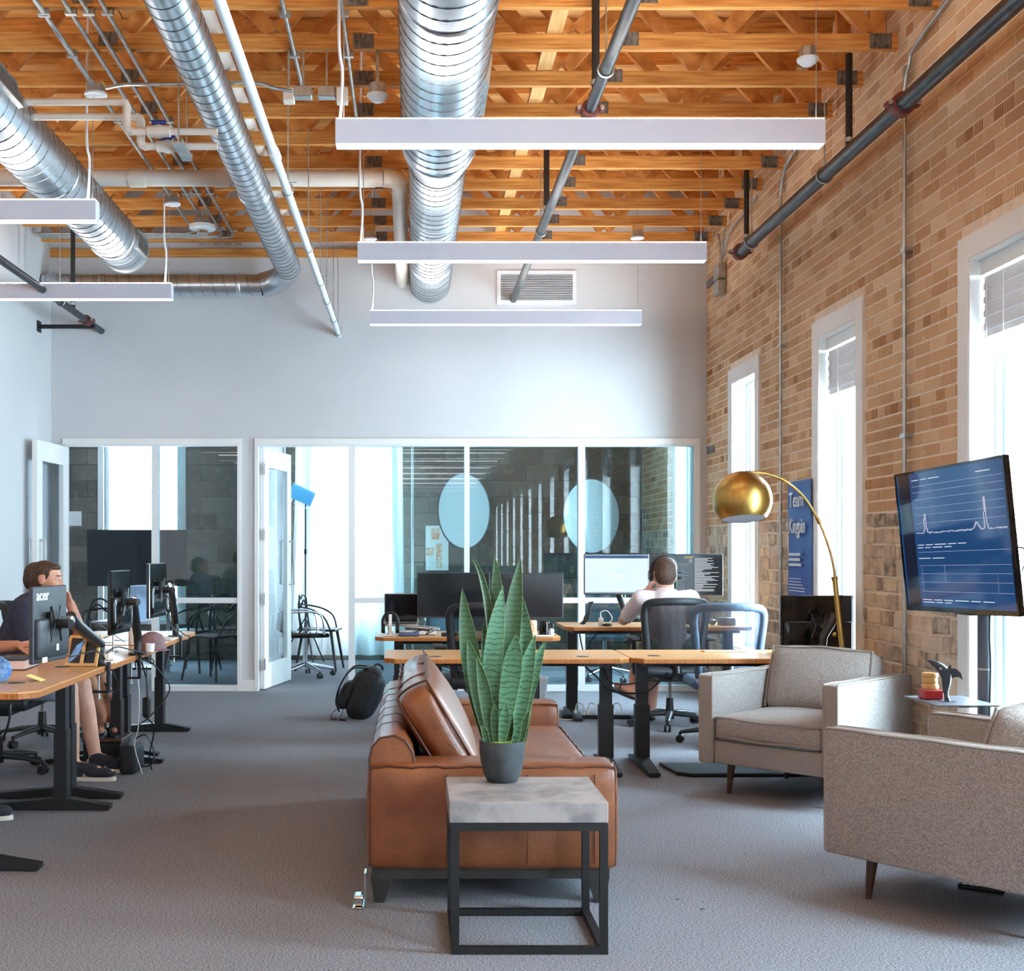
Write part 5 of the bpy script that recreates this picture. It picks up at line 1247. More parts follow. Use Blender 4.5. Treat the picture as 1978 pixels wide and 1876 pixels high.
for k in range(18): R_.append(('code_line', 'scr_grey', -.07, -.07 + rn.uniform(.03, .09), .09 - k * .0125, .0935 - k * .0125))
onscr(m, T_, R_)
# ------------------------------------------------------------------ people
def blob(fn, name, mat, parent, voxel=.009, sm=6):
    """closed primitives fused into one continuous skin"""
    mb = MB(); fn(mb); me = bpy.data.meshes.new('t'); mb.bm.to_mesh(me); mb.bm.free()
    o = bpy.data.objects.new('t', me); COL.objects.link(o)
    a = o.modifiers.new('r', 'REMESH'); a.mode = 'VOXEL'; a.voxel_size = voxel; a.use_smooth_shade = True
    c = o.modifiers.new('s', 'SMOOTH'); c.iterations = sm; c.factor = .5
    m2 = bpy.data.meshes.new_from_object(o.evaluated_get(bpy.context.evaluated_depsgraph_get()))
    bpy.data.objects.remove(o); bpy.data.meshes.remove(me)
    m2.transform(ROOT[parent.name].inverted()); m2.materials.clear(); m2.materials.append(M[mat]); m2.name = name
    m2.polygons.foreach_set('use_smooth', [True] * len(m2.polygons))
    return link(name, m2, parent)
def basis(fwd, up):
    f = V(fwd).normalized(); u = V(up); u = (u - f * u.dot(f)).normalized(); s = u.cross(f)     # s = left
    return f, u, s
def head_fn(c, fwd, up, k=1.0):
    f, u, s = basis(fwd, up); R = Matrix((f, s, u)).transposed()
    def fn(b):
        p = lambda x, y, z: V(c) + (f * x + s * y + u * z) * k
        b.ell(p(-.012, 0, .025), (.098 * k, .077 * k, .092 * k), 20, 14, R)
        b.ell(p(.030, 0, -.045), (.062 * k, .056 * k, .07 * k), 16, 10, R)
        b.ell(p(.055, 0, -.085), (.032 * k, .034 * k, .026 * k), 12, 8, R)
        b.cap(p(.086, 0, .008), p(.106, 0, -.026), .009 * k, .014 * k)            # nose
        b.cap(p(.078, .03, .026), p(.078, -.03, .026), .012 * k, .012 * k)        # brow
        b.cap(p(.083, .018, -.062), p(.083, -.018, -.062), .008 * k, .008 * k)    # lips
        for q in (1, -1):
            b.ell(p(.058, q * .042, -.03), (.03 * k, .022 * k, .022 * k), 12, 8, R)
            b.ell(p(-.012, q * .078, -.008), (.022 * k, .010 * k, .033 * k), 12, 8, R)
        b.cap(p(-.015, 0, -.06), p(-.035, 0, -.16), .056 * k, .058 * k)           # neck
    return fn
def hand_fn(wr, el, palm_n, curl=.6, k=1.0, side=1):
    """palm and five separate bent fingers, continuing the forearm el -> wr"""
    d = (V(wr) - V(el)).normalized(); n = V(palm_n); n = (n - d * n.dot(d)).normalized(); s = d.cross(n) * side
    def fn(b):
        w = V(wr); p = lambda x, y, z: w + (d * x + s * y + n * z) * k
        for q in (-.026, -.009, .009, .026): b.cap(p(.005, q * .6, 0), p(.088, q, .004), .015 * k, .0115 * k, 8)
        for y, L in ((-.031, .066), (-.010, .076), (.011, .072), (.031, .056)):
            a, pts = 0.15, [p(.088, y, .002)]; x, z = .088, .002
            for i, fr in enumerate((.45, .32, .23)):
                a += curl * (.6 if i == 0 else .8); x += math.cos(a) * L * fr; z += math.sin(a) * L * fr; pts.append(p(x, y * (1 + .04 * i), z))
            for i in range(3): b.cap(pts[i], pts[i + 1], (.0098 - .0010 * i) * k, (.0090 - .0010 * i) * k, 8)
        t = [p(.02, -.03, .006), p(.048, -.052, .018), p(.07, -.058, .034), p(.088, -.052, .046)]
        for i in range(3): b.cap(t[i], t[i + 1], (.013 - .0018 * i) * k, (.0115 - .0018 * i) * k, 8)
    return fn
def face_bits(r, c, fwd, up, k=1.0):
    f, u, s = basis(fwd, up); p = lambda x, y, z: V(c) + (f * x + s * y + u * z) * k
    for q in (1, -1):
        b = MB(); b.ell(p(.0765, q * .031, .004), .0088 * k, 12, 8); b.build('eye', M['paper'], r, 60, w=True)
        b = MB(); b.ell(p(.0828, q * .031, .004), .0056 * k, 8, 6); b.build('pupil', M['book_dark'], r, 60, w=True)
        b = MB(); b.cap(p(.088, q * .016, .030), p(.078, q * .048, .032), .0045 * k, .0035 * k, 6); b.build('eyebrow', M['hair'], r, 60, w=True)
    b = MB(); b.cap(p(.0915, .016, -.0615), p(.0915, -.016, -.0615), .003 * k, .003 * k, 6); b.build('mouth', M['paper_pink'], r, 60, w=True)
def hair_fn(c, fwd, up, k=1.0):
    f, u, s = basis(fwd, up); R = Matrix((f, s, u)).transposed()
    def fn(b):
        p = lambda x, y, z: V(c) + (f * x + s * y + u * z) * k
        b.ell(p(-.022, 0, .042), (.094 * k, .080 * k, .080 * k), 24, 16, R)
        b.ell(p(-.046, 0, .0), (.070 * k, .077 * k, .085 * k), 20, 12, R)
        b.ell(p(.032, 0, .084), (.050 * k, .058 * k, .024 * k), 16, 10, R)
        for q in (1, -1): b.cap(p(.022, q * .070, .03), p(.016, q * .072, .0), .010 * k, .006 * k, 8)
    return fn
def shoe(r, heel, toe, k=1.0):
    h, t = V(heel), V(toe); d = (t - h); L = d.length; d.normalize(); s = V((-d.y, d.x, 0)); Rm = Matrix((d, s, V((0, 0, 1)))).transposed()
    def fn(b):
        b.ell(h + d * L * .70 + V((0, 0, .045)), (L * .31, .046, .034), 16, 10, Rm); b.ell(h + d * L * .25 + V((0, 0, .05)), (L * .24, .040, .045), 16, 10, Rm)
        b.cap(h + d * L * .22 + V((0, 0, .06)), h + d * L * .20 + V((0, 0, .095)), .040, .038); b.cap(h + d * L * .3 + V((0, 0, .075)), h + d * L * .6 + V((0, 0, .06)), .038, .036)
    o = blob(fn, 'shoe', 'shoe', r, .008, 4)
    def fs(b):
        b.cap(h + d * .05 + V((0, 0, .016)), h + d * (L - .05) + V((0, 0, .016)), .036, .043); 
    mb = MB(); pts = []
    for i in range(28):
        a = 2 * PI * i / 28; x = L / 2 + L / 2 * math.cos(a) * 1.01; y = math.sin(a) * (.040 + .008 * math.cos(a)); q = h + d * x + s * y; pts.append((q.x, q.y))
    mb.prism(pts, h.z + .001, h.z + .024); mb.build('sole', M['sole'], o, 40, w=True)
    for i in range(4):
        q = h + d * L * (.40 + .09 * i); zz = .098 - .011 * i
        MB().tube([q - s * .026 + V((0, 0, zz - .012)), q + V((0, 0, zz)), q + s * .026 + V((0, 0, zz - .012))], .0028, 6).build('lace', M['galv'], o, w=True)
def person(label, J, skin, shirt, shorts, head_c, fwd, up, sleeve=.55, leg_cover=.9, hands=(), footwear='shoe', hk=1.0):
    """J: joints (hip_l, hip_r, waist, chest, neck, sh_*, el_*, wr_*, kn_*, an_*, heel_*, toe_*)"""
    r = thing('person', label, 'person', (J['waist'][0], J['waist'][1], 0)); j = {k: V(v) for k, v in J.items()}
    def body(b):
        head_fn(head_c, fwd, up, hk)(b)
        b.cap(j['waist'], j['chest'], .125, .135); b.cap(j['chest'], j['neck'], .12, .06); b.cap(j['hip_l'], j['hip_r'], .12, .12); b.cap((j['hip_l'] + j['hip_r']) / 2, j['waist'], .13, .125)
        b.cap(j['neck'], V(head_c) - V(up) * .08 - V(fwd) * .02, .058, .055)
        for q in 'lr':
            b.cap(j['chest'], j['sh_' + q], .10, .062); b.cap(j['sh_' + q], j['el_' + q], .055, .043); b.cap(j['el_' + q], j['wr_' + q], .042, .028)
            b.cap(j['hip_' + q], j['kn_' + q], .088, .062); m_ = j['kn_' + q].lerp(j['an_' + q], .32); b.cap(j['kn_' + q], m_, .058, .058); b.cap(m_, j['an_' + q], .058, .037)
            b.cap(j['an_' + q], j['toe_' + q].lerp(j['an_' + q], .35), .037, .03); b.cap(j['heel_' + q], j['toe_' + q], .032, .026)
            for pn, cu, sd in [h[1:] for h in hands if h[0] == q]: hand_fn(j['wr_' + q], j['el_' + q], pn, cu, .95, sd)(b)
    blob(body, 'body', skin, r, .0075, 5)
    def top(b):
        b.cap(j['waist'], j['chest'], .145, .15); b.cap(j['chest'], j['neck'].lerp(j['chest'], .25), .14, .072); b.cap((j['hip_l'] + j['hip_r']) / 2, j['waist'], .148, .145); b.cap(j['hip_l'].lerp(j['waist'], .2), j['hip_r'].lerp(j['waist'], .2), .125, .125)
        for q in 'lr':
            b.cap(j['chest'], j['sh_' + q], .115, .075); e = j['sh_' + q].lerp(j['el_' + q], min(1, sleeve)); b.cap(j['sh_' + q], e, .072, .062)
            if sleeve > 1: b.cap(j['el_' + q], j['el_' + q].lerp(j['wr_' + q], sleeve - 1), .056, .046)
    blob(top, 'shirt', shirt, r, .010, 5)
    def bot(b):
        b.cap(j['hip_l'], j['hip_r'], .138, .138)
        for q in 'lr': b.cap(j['hip_' + q], j['hip_' + q].lerp(j['kn_' + q], min(1, leg_cover)), .112, .088)
        if leg_cover > 1:
            for q in 'lr': b.cap(j['kn_' + q], j['kn_' + q].lerp(j['an_' + q], leg_cover - 1), .085, .078)
    blob(bot, 'shorts', shorts, r, .010, 5)
    blob(hair_fn(head_c, fwd, up, hk), 'hair', 'hair', r, .006, 3); face_bits(r, head_c, fwd, up, hk)
    if footwear == 'shoe':
        for q in 'lr': shoe(r, j['heel_' + q] * 1.0 - V((0, 0, j['heel_' + q].z)) - (j['toe_' + q] - j['heel_' + q]).normalized() * .03, V((j['toe_' + q].x, j['toe_' + q].y, 0)) + (j['toe_' + q] - j['heel_' + q]).normalized() * .03)
    elif footwear:
        for q in 'lr':
            h, t = j['heel_' + q], j['toe_' + q]; d = (t - h).normalized(); up_ = V((0, 0, 1)) if abs(d.z) < .8 else V((0, 1, 0)); s = d.cross(up_).normalized(); nn = s.cross(d)
            T = frame(h, d, s) if frame(h, d, s).to_3x3() @ V((0, 0, 1)) @ nn > 0 else frame(h, d, -s); L = (t - h).length + .05
            pts = [(L * .45 + L * .55 * math.cos(2 * PI * i / 20), (.042 + .006 * math.cos(2 * PI * i / 20)) * math.sin(2 * PI * i / 20)) for i in range(20)]
            sl = MB().prism(pts, -.046, -.030, T).build('sandal', M['book_dark'], r, 40, w=True)
            MB().tube([T @ V((L * .55, -.045, -.03)), T @ V((L * .58, -.02, .03)), T @ V((L * .58, .02, .03)), T @ V((L * .55, .045, -.03))], .006, 6).build('sandal_strap', M['book_dark'], r, 40, w=True)
    return r
# man in the navy tee, facing +x at the middle left desk
hx, hy = -2.19, 7.45
person('person in a navy t-shirt and grey shorts at the left desk, hand to his mouth', dict(
    hip_l=(-2.45, 7.56, .575), hip_r=(-2.45, 7.36, .575), waist=(-2.38, 7.46, .74), chest=(-2.285, 7.46, .95), neck=(-2.235, 7.455, 1.08),
    sh_l=(-2.27, 7.63, 1.00), sh_r=(-2.28, 7.29, 1.00), el_l=(-2.02, 7.60, .82), wr_l=(-2.055, 7.46, 1.03), el_r=(-2.24, 7.22, .79), wr_r=(-2.03, 7.25, .80),
    kn_l=(-2.02, 7.58, .53), kn_r=(-2.04, 7.36, .53), an_l=(-1.935, 7.58, .085), an_r=(-1.995, 7.30, .085), heel_l=(-1.965, 7.58, .05), heel_r=(-2.03, 7.30, .05), toe_l=(-1.72, 7.54, .045), toe_r=(-1.765, 7.27, .045)),
    'skin', 'tee_navy', 'shorts_grey', (hx, hy, 1.178), (1, -.05, -.12), (.12, 0, 1), hk=.90, sleeve=.72, leg_cover=.82, hands=(('l', (-.3, -.6, .2), .55, 1), ('r', (0, 0, -1), .35, 1)))
# man in the white shirt with headphones, back to us
mx, my = 1.955, 9.62
ph = person('person in a pale short-sleeved shirt and khaki shorts with headphones, back to the viewer', dict(
    hip_l=(1.86, 9.50, .575), hip_r=(2.06, 9.50, .575), waist=(1.95, 9.50, .72), chest=(1.95, 9.56, .92), neck=(1.952, 9.62, 1.055),
    sh_l=(1.76, 9.57, .975), sh_r=(2.14, 9.57, .975), el_l=(1.665, 9.80, .80), wr_l=(1.83, 9.80, 1.02), el_r=(2.22, 9.74, .79), wr_r=(2.14, 9.98, .81),
    kn_l=(1.82, 9.92, .56), kn_r=(1.93, 9.93, .53), an_l=(1.70, 9.60, .27), an_r=(1.90, 9.86, .11), heel_l=(1.71, 9.57, .245), heel_r=(1.90, 9.83, .055), toe_l=(1.59, 9.66, .30), toe_r=(1.87, 10.04, .045)),
    'skin', 'shirt_white', 'shorts_khaki', (mx, my + .02, 1.16), (0, 1, -.12), (0, .12, 1), hk=1.16, sleeve=.75, leg_cover=1.42, hands=(('l', (.9, .1, .2), .5, 1), ('r', (0, 0, -1), .4, -1)), footwear='sandal')
hc = V((mx, my + .02, 1.16))
r = thing('headphones', 'black over-ear headphones worn by the man in the pale shirt', 'headphones', hc)
MB().tube([hc + V((.108 * math.cos(a), 0, .02 + .138 * math.sin(a))) for a in [-.1 + (PI + .2) * k / 16 for k in range(17)]], .007, 8, flat=2.0).build('headband', M['caster_base'], r, 50, w=True)
for s in (-1, 1):
    MB().tube([hc + V((s * .094, 0, -.005)), hc + V((s * .124, 0, -.005))], [.040, .036], 18).build('ear_cup', M['plastic_black'], r, 40, w=True)
    MB().tube([hc + V((s * .088, 0, -.005)), hc + V((s * .098, 0, -.005))], [.036, .04], 18).build('ear_pad', M['book_dark'], r, 40, w=True)
# person slouched behind the second left monitor: legs on a foot box
person('person hidden behind the man in the navy tee, bare legs resting on a foot box', dict(
    hip_l=(-2.60, 8.76, .58), hip_r=(-2.60, 8.56, .58), waist=(-2.62, 8.66, .74), chest=(-2.60, 8.66, .94), neck=(-2.61, 8.66, 1.06),
    sh_l=(-2.59, 8.84, 1.0), sh_r=(-2.59, 8.48, 1.0), el_l=(-2.52, 8.88, .76), wr_l=(-2.34, 8.74, .70), el_r=(-2.52, 8.44, .76), wr_r=(-2.36, 8.54, .70),
    kn_l=(-2.16, 8.44, .55), kn_r=(-2.20, 8.30, .55), an_l=(-1.93, 8.04, .265), an_r=(-2.005, 8.02, .265), heel_l=(-1.935, 8.05, .225), heel_r=(-2.01, 8.03, .225), toe_l=(-1.88, 7.85, .215), toe_r=(-1.965, 7.83, .215)),
    'skin_tan', 'shirt_blue', 'shorts_khaki', (-2.60, 8.66, 1.145), (1, -.1, -.1), (.1, 0, 1), sleeve=.8, leg_cover=.85, hands=(('l', (0, 0, -1), .4, 1), ('r', (0, 0, -1), .4, 1)), footwear='sandal')
r = thing('foot_box', 'black foot box with a brown lid under the farthest left desk', 'box', (-1.94, 7.92, 0))
MB().rbox((-1.94, 7.90, .075), (.24, .28, .15), .006, 1).build('body', M['plastic_black'], r, w=True); MB().rbox((-1.94, 7.90, .160), (.25, .29, .018), .004, 1).build('lid', M['walnut'], r, w=True)
# person at the nearest left desk, only the forearm in the picture
person('person at the picture edge resting a blue-sleeved forearm over the nearest left desk', dict(
    hip_l=(-2.62, 6.20, .575), hip_r=(-2.62, 6.00, .575), waist=(-2.62, 6.10, .74), chest=(-2.57, 6.10, .96), neck=(-2.52, 6.10, 1.09),
    sh_l=(-2.53, 6.28, 1.03), sh_r=(-2.53, 5.92, 1.03), el_l=(-2.31, 6.27, .845), wr_l=(-1.98, 6.22, .872), el_r=(-2.36, 5.90, .84), wr_r=(-2.12, 5.88, .85),
    kn_l=(-2.2, 6.22, .55), kn_r=(-2.2, 5.98, .55), an_l=(-2.2, 6.22, .085), an_r=(-2.2, 5.98, .085), heel_l=(-2.23, 6.22, .05), heel_r=(-2.23, 5.98, .05), toe_l=(-2.03, 6.22, .045), toe_r=(-2.03, 5.98, .045)),
    'skin_tan', 'shirt_blue', 'shorts_grey', (-2.46, 6.10, 1.21), (1, 0, -.1), (.1, 0, 1), sleeve=1.15, leg_cover=.85, hands=(('l', (0, 0, -1), .45, 1), ('r', (0, 0, -1), .4, 1)))
# ------------------------------------------------------------------ small things on the left desks
def cable(pts, label, R=.004, mat='plastic_black', n=6, grp=None):
    r = one(MB().tube(smoothpath(pts, n), R, 6), 'cable', M[mat], label, 'cable', 50, group=grp); return r
D1, D2, D3 = .761, .736, .741
vc = V((X(-8, 5.55), 5.55, D1))
r = thing('round_vase', 'round blue patterned vase at the left picture edge', 'vase', vc)
MB().lathe([(.03, 0), (.05, .006), (.068, .035), (.070, .06), (.058, .09), (.035, .105), (.03, .112)], 32, Matrix.Translation(vc)).build('body', M['blue_vase'], r, 60, w=True)
def book(c, sz, rz, label, cover='book_dark', group=None):
    r = thing('book', label, 'book', c, rz, group=group)
    w_, d_, h_ = sz
    MB().box(-w_ / 2, w_ / 2, -d_ / 2, d_ / 2, 0, .004).build('cover', M[cover], r); MB().box(-w_ / 2, w_ / 2, -d_ / 2, d_ / 2, h_ - .004, h_).build('cover', M[cover], r)
    MB().box(-w_ / 2 + .002, w_ / 2 - .004, -d_ / 2 + .004, d_ / 2 - .004, .0041, h_ - .0041).build('pages', M['paper_pink'], r); return r
bc = P(20, 1271, 6.20); book((bc.x, 6.22, D1), (.20, .26, .05), .05, 'thick book lying on the nearest left desk behind the blue vase')
MB_ = MB().cbox((X(69, 5.62), 5.62, D1 + .012), (.075, .075, .0012), Matrix.Rotation(.35, 3, 'Y')); one(MB_, 'sticky_note', M['yellow_note'], 'yellow sticky note under the nearest left monitor', 'note')
for px, lab in ((142, 'bamboo-framed small chalkboard leaning on the nearest left desk, left one'), (170, 'bamboo-framed small chalkboard leaning on the nearest left desk, right one')):
    c = P(px, 1246, 6.30); c.z = D1 + .001
    r = thing('chalkboard_stand', lab, 'board', c, -.25); Rx = Matrix.Rotation(-.35, 4, 'X'); b = MB(); w_, h_, t = .095, .16, .014
    for x0, x1, z0, z1 in ((-w_ / 2, -w_ / 2 + t, 0, h_), (w_ / 2 - t, w_ / 2, 0, h_), (-w_ / 2 + t, w_ / 2 - t, 0, t), (-w_ / 2 + t, w_ / 2 - t, h_ - t, h_)): b.box(x0, x1, -.006, .006, z0, z1, Rx)
    b.build('frame', M['wood_pale'], r); MB().box(-w_ / 2 + t, w_ / 2 - t, -.002, .003, t, h_ - t, Rx).build('slate', M['book_dark'], r)
one(MB().cbox(P(148, 1262, 6.2) + V((0, 0, .01)), (.012, .09, .10), Matrix.Rotation(.6, 3, 'Y') @ Matrix.Rotation(.35, 3, 'X')), 'card', M['blue_card'], 'pale blue card propped by the chalkboards', 'card')
# laptop stand with tilted keyboard on the middle left desk
def laptop(c, rz, label, lid='laptop_lid', scr='scr_off', ang=1.9, w_=.32, d_=.22, h=0.0, group=None):
    r = thing('laptop', label, 'laptop', c, rz, group=group)
    MB().rbox((0, 0, h + .008), (w_, d_, .014), .004, 1).build('base', M[lid], r); MB().box(-w_ * .44, w_ * .44, -d_ * .05, d_ * .42, h + .0151, h + .0165).build('keyboard', M['plastic_black'], r)
    T = Matrix.Translation((0, d_ / 2 - .004, h + .014)) @ Matrix.Rotation(ang - PI / 2 - .32, 4, 'X')
    MB().box(-w_ / 2, w_ / 2, -.004, .004, 0, d_ * .98, T).build('lid', M[lid], r); MB().box(-w_ / 2 + .008, w_ / 2 - .008, -.0055, -.0041, .008, d_ * .95, T).build('screen', M[scr], r)
    if h > .05:
        for sx in (-1, 1):
            MB().tube([(sx * .1, -d_ / 2 + .02, h), (sx * .1, d_ / 2 - .02, 0.004), (sx * .1, -d_ / 2 + .02, .004)], .005, 6).build('stand_leg', M['silver'], r)
    return r
laptop((-1.945, 8.24, D3), -PI / 2 - .28, 'blue-grey laptop raised on a stand between the two left glossy monitors', ang=1.75, h=.13, d_=.24)
kb = P(186, 1208, 7.3)
r = thing('keyboard', 'pale tilted keyboard in front of the man in the navy tee', 'keyboard', (kb.x, 7.18, D2))
Tk = Matrix.Translation((kb.x, 7.25, D2 + .085)) @ Matrix.Rotation(-.42, 4, 'Y') @ Matrix.Rotation(.0, 4, 'Z')
MB().box(-.10, .10, -.20, .20, -.007, .007, Tk).build('case', M['sole'], r, w=True)
for i in range(4):
    for k in range(10): MB().box(-.075 + i * .036, -.047 + i * .036, -.185 + k * .037, -.155 + k * .037, .0071, .012, Tk).build('key', M['galv'], r, w=True)
for yy in (7.12, 7.38): MB().tube([(kb.x + .08, yy, D2 + .002), (kb.x + .08, yy, D2 + .11)], .006, 6).build('stand_leg', M['silver'], r, w=True)
# cap, cup, sheets
cc = P(294, 1240, 7.62); cc.z = D3 - .004
r = thing('baseball_cap', 'mauve baseball cap lying upside-down-brimmed on the left desks beside a white cup', 'cap', cc)
r['label'] = 'mauve cap lying on the left desks between the glossy monitors'
MB().lathe([(.082, .0), (.086, .02), (.080, .06), (.058, .095), (.025, .112), (.001, .115)], 24, Matrix.Translation(cc), caps=False).build('crown', M['cap_cloth'], r, 60, w=True)
MB().prism([(.05, -.07), (.12, -.055), (.15, 0), (.12, .055), (.05, .07)], cc.z + .004, cc.z + .010, Matrix.Translation((cc.x, cc.y, 0)) @ Matrix.Rotation(-.9, 4, 'Z')).build('brim', M['cap_cloth'], r, w=True)
cu = P(296, 1252, 7.50); one(MB().lathe([(.020, D2), (.026, D2 + .001), (.029, D2 + .05), (.026, D2 + .05), (.022, D2 + .006), (.001, D2 + .006)], 20, Matrix.Translation((cu.x - .02, 7.50, 0))), 'cup', M['white_plastic'], 'small white cup at the edge of the middle left desk', 'cup', 50)
one(MB().rbox((X(214, 6.95) - .03, 6.95, D2 + .022), (.07, .09, .042), .006, 1), 'card_box', M['paper'], 'small white box by the second monitor arm on the left row', 'box')
one(MB().cbox((X(335, 8.5) - .09, 8.5, D3 + .004), (.2, .28, .006)), 'paper_sheets', M['paper'], 'white sheets near the far end of the left row', 'paper')
one(MB().lathe([(.03, D3), (.034, D3 + .002), (.036, D3 + .11), (.03, D3 + .125), (.001, D3 + .125)], 20, Matrix.Translation((-1.80, 8.02, 0))), 'jar', M['white_plastic'], 'white jar behind the mauve cap on the left row', 'jar', 50)
# clamps and hanging leads under the desks
for yy, xx, zt in ((6.36, -1.585, .76), (7.30, -1.632, .735), (8.70, -1.65, .74)):
    r = thing('desk_clamp', ['black clamp with leads under the edge of the nearest left desk', 'black clamp with leads under the edge of the middle left desk', 'black clamp with leads under the edge of the farthest left desk'][[6.36, 7.30, 8.70].index(yy)], 'clamp', (xx + .03, yy, zt - .2))
    b = MB(); b.box(xx + .022, xx + .034, yy - .02, yy + .02, zt - .14, zt + .02); b.box(xx - .05, xx + .022, yy - .02, yy + .02, zt - .14, zt - .128); b.build('bracket', M['arm_black'], r, w=True)
    MB().tube([(xx - .02, yy, zt - .17), (xx - .02, yy, zt - .031)], .006, 8).build('screw', M['galv'], r, w=True); MB().tube([(xx - .02, yy - .025, zt - .17), (xx - .02, yy + .025, zt - .17)], .005, 6).build('screw_handle', M['galv'], r, w=True)
cable([P(112, 1262, 5.5), P(140, 1268, 5.7), P(160, 1262, 5.9), P(185, 1258, 6.2), (-1.57, 6.33, .80), (-1.60, 6.41, .79), (-1.63, 6.34, .785), (-1.57, 6.36, .775)], 'black lead running from the nearest monitor to its arm post')
cable([(-1.54, 6.36, .74), (-1.52, 6.40, .66), (-1.56, 6.5, .60), (-1.60, 6.46, .66), (-1.57, 6.38, .64), (-1.55, 6.3, .60)], 'looped black lead below the nearest left desk clamp')
cable([P(205, 1262, 6.9), P(225, 1250, 7.0), P(255, 1256, 7.2), P(275, 1262, 7.25), P(296, 1275, 7.3), P(292, 1282, 7.3), P(262, 1262, 7.3)], 'black lead coiled round the second left arm post')
cable([(-1.60, 7.34, .69), (-1.58, 7.40, .55), (-1.57, 7.35, .42), (-1.60, 7.42, .36), (-1.56, 7.50, .28), (-1.60, 7.55, .1), (-1.60, 7.62, .006)], 'black lead with adapter hanging to the floor under the middle left desk', .005)
cable([(-1.62, 7.28, .69), (-1.605, 7.30, .5), (-1.625, 7.36, .3), (-1.66, 7.42, .18), (-1.62, 7.45, .006)], 'white lead hanging under the middle left desk', .0026, 'white_plastic')
cable([(-1.60, 7.5, .70), (-1.53, 7.62, .58), (-1.50, 7.66, .48), (-1.60, 7.60, .34), (-1.68, 7.5, .28)], 'black lead swagged beside the farthest left desk leg', .0045)
cable([(-1.95, 6.0, .70), (-1.93, 5.95, .55), (-2.0, 6.0, .40), (-2.15, 6.1, .26), (-2.3, 6.15, .2)], 'pair of black leads drooping under the nearest left desk', .006)
cable([(-1.64, 8.72, .79), (-1.58, 8.6, .765), (-1.56, 8.68, .74), (-1.57, 8.72, .62), (-1.60, 8.8, .58), (-1.58, 8.86, .66)], 'blue-green lead coiled at the third left arm post', .004)
cable([P(318, 1140, 7.95), P(330, 1170, 8.0), P(322, 1195, 8.1), P(345, 1225, 8.5)], 'black lead from the third left monitor down to the desk')
r = thing('power_adapter', 'black power adapter dangling on its lead under the middle left desk', 'adapter', (-1.57, 7.36, .40)); MB().rbox((-1.575, 7.36, .42), (.045, .05, .12), .012, 2).build('case', M['plastic_black'], r, w=True)
MB().tube([(-1.575, 7.36, .48), (-1.58, 7.38, .66)], .004, 6).build('lead', M['plastic_black'], r, w=True)
# black tote with strap at the second pair of legs
tc = V((X(272, 7.6), 7.6, 0)); r = thing('tote_bag', 'black bag with a looped strap on the floor under the left desks', 'bag', tc)
MB().cushion(.10, .24, .17, Matrix.Translation(tc + V((-.05, -.02, .086))), .022, (.012, .0, .0), 8).build('body', M['backpack'], r, 60, w=True)
MB().tube(smoothpath([tc + V((-.03, 0, .20)), tc + V((.03, .0, .22)), tc + V((.075, 0, .14)), tc + V((.08, 0, .07)), tc + V((.05, 0, .03)), tc + V((-.02, 0, .03))], 6), .016, 8, flat=.3).build('strap', M['backpack'], r, 60, w=True)
# ------------------------------------------------------------------ small things on the right desks
DC, DD, DA = .701, .741, .701
laptop((X(775, 9.75), 9.72, DC), 0, 'open laptop with a dark screen at the left end of the rear desk', 'silver', ang=1.98, w_=.27, d_=.24, h=.06)
hs = V((X(754, 9.42), 9.42, DC)); r = thing('headphones', 'black headphones resting on a small white stand on the rear desk', 'headphones', hs)
MB().tube([hs + V((.058 * math.cos(a), 0, .10 + .075 * math.sin(a))) for a in [-.3 + (PI + .6) * k / 16 for k in range(17)]], .008, 8, flat=1.6).build('headband', M['plastic_black'], r, 50, w=True)
for s in (-1, 1): MB().tube([hs + V((s * .040, .0, .055)), hs + V((s * .068, .0, .055))], [.038, .034], 16).build('ear_cup', M['plastic_black'], r, 50, w=True)
b = MB(); b.box(hs.x - .012, hs.x + .012, hs.y - .012, hs.y + .012, hs.z + .006, hs.z + .163); b.rbox(hs + V((0, 0, .004)), (.09, .09, .006), .002, 1); b.build('stand', M['white_plastic'], r, w=True)
laptop_closed = one(MB().rbox((X(815, 9.6), 9.62, DC + .052), (.28, .19, .016), .005, 2, Matrix.Rotation(.08, 3, 'Y')), 'tablet', M['silver'], 'silver tablet propped on papers on the rear desk', 'tablet', 40)
one(MB().rbox((X(812, 9.6), 9.62, DC + .018), (.24, .20, .032), .004, 1), 'paper_stack', M['paper'], 'stack of papers under the silver tablet on the rear desk', 'paper')
one(MB().rbox((X(790, 9.42) - .0, 9.43, DC + .012), (.16, .14, .022), .01, 2), 'cloth_pouch', M['shirt_blue'], 'dark blue cloth pouch before the papers on the rear desk', 'pouch', 50)
one(MB().rbox((X(868, 9.36), 9.37, DC + .014), (.12, .055, .026), .006, 2), 'eyeglass_case', M['book_dark'], 'dark grey case at the rear desk edge left of the plant', 'case', 50)
cable([V((X(q, 9.5), 9.47 + .03 * math.sin(q), DC + .006 + .05 * abs(math.sin(q * .13)))) for q in (800, 815, 806, 826, 835, 822, 840, 850)], 'tangle of thin leads on the rear desk papers', .004)
cn = V((X(1028, 9.45), 9.42, DC)); r = thing('drink_can', 'orange and white drink can on the rear desk right of the plant', 'can', cn)
MB().lathe([(.026, 0), (.033, .006), (.033, .108), (.027, .118)], 24, Matrix.Translation(cn)).build('body', M['can'], r, 50, w=True); MB().lathe([(.026, .1185), (.001, .1165)], 24, Matrix.Translation(cn), caps=False).build('lid', M['chrome'], r, 50, w=True)
mg = V((X(1051, 9.5), 9.5, DC)); r = thing('mug', 'black and chrome mug beside the drink can', 'mug', mg)
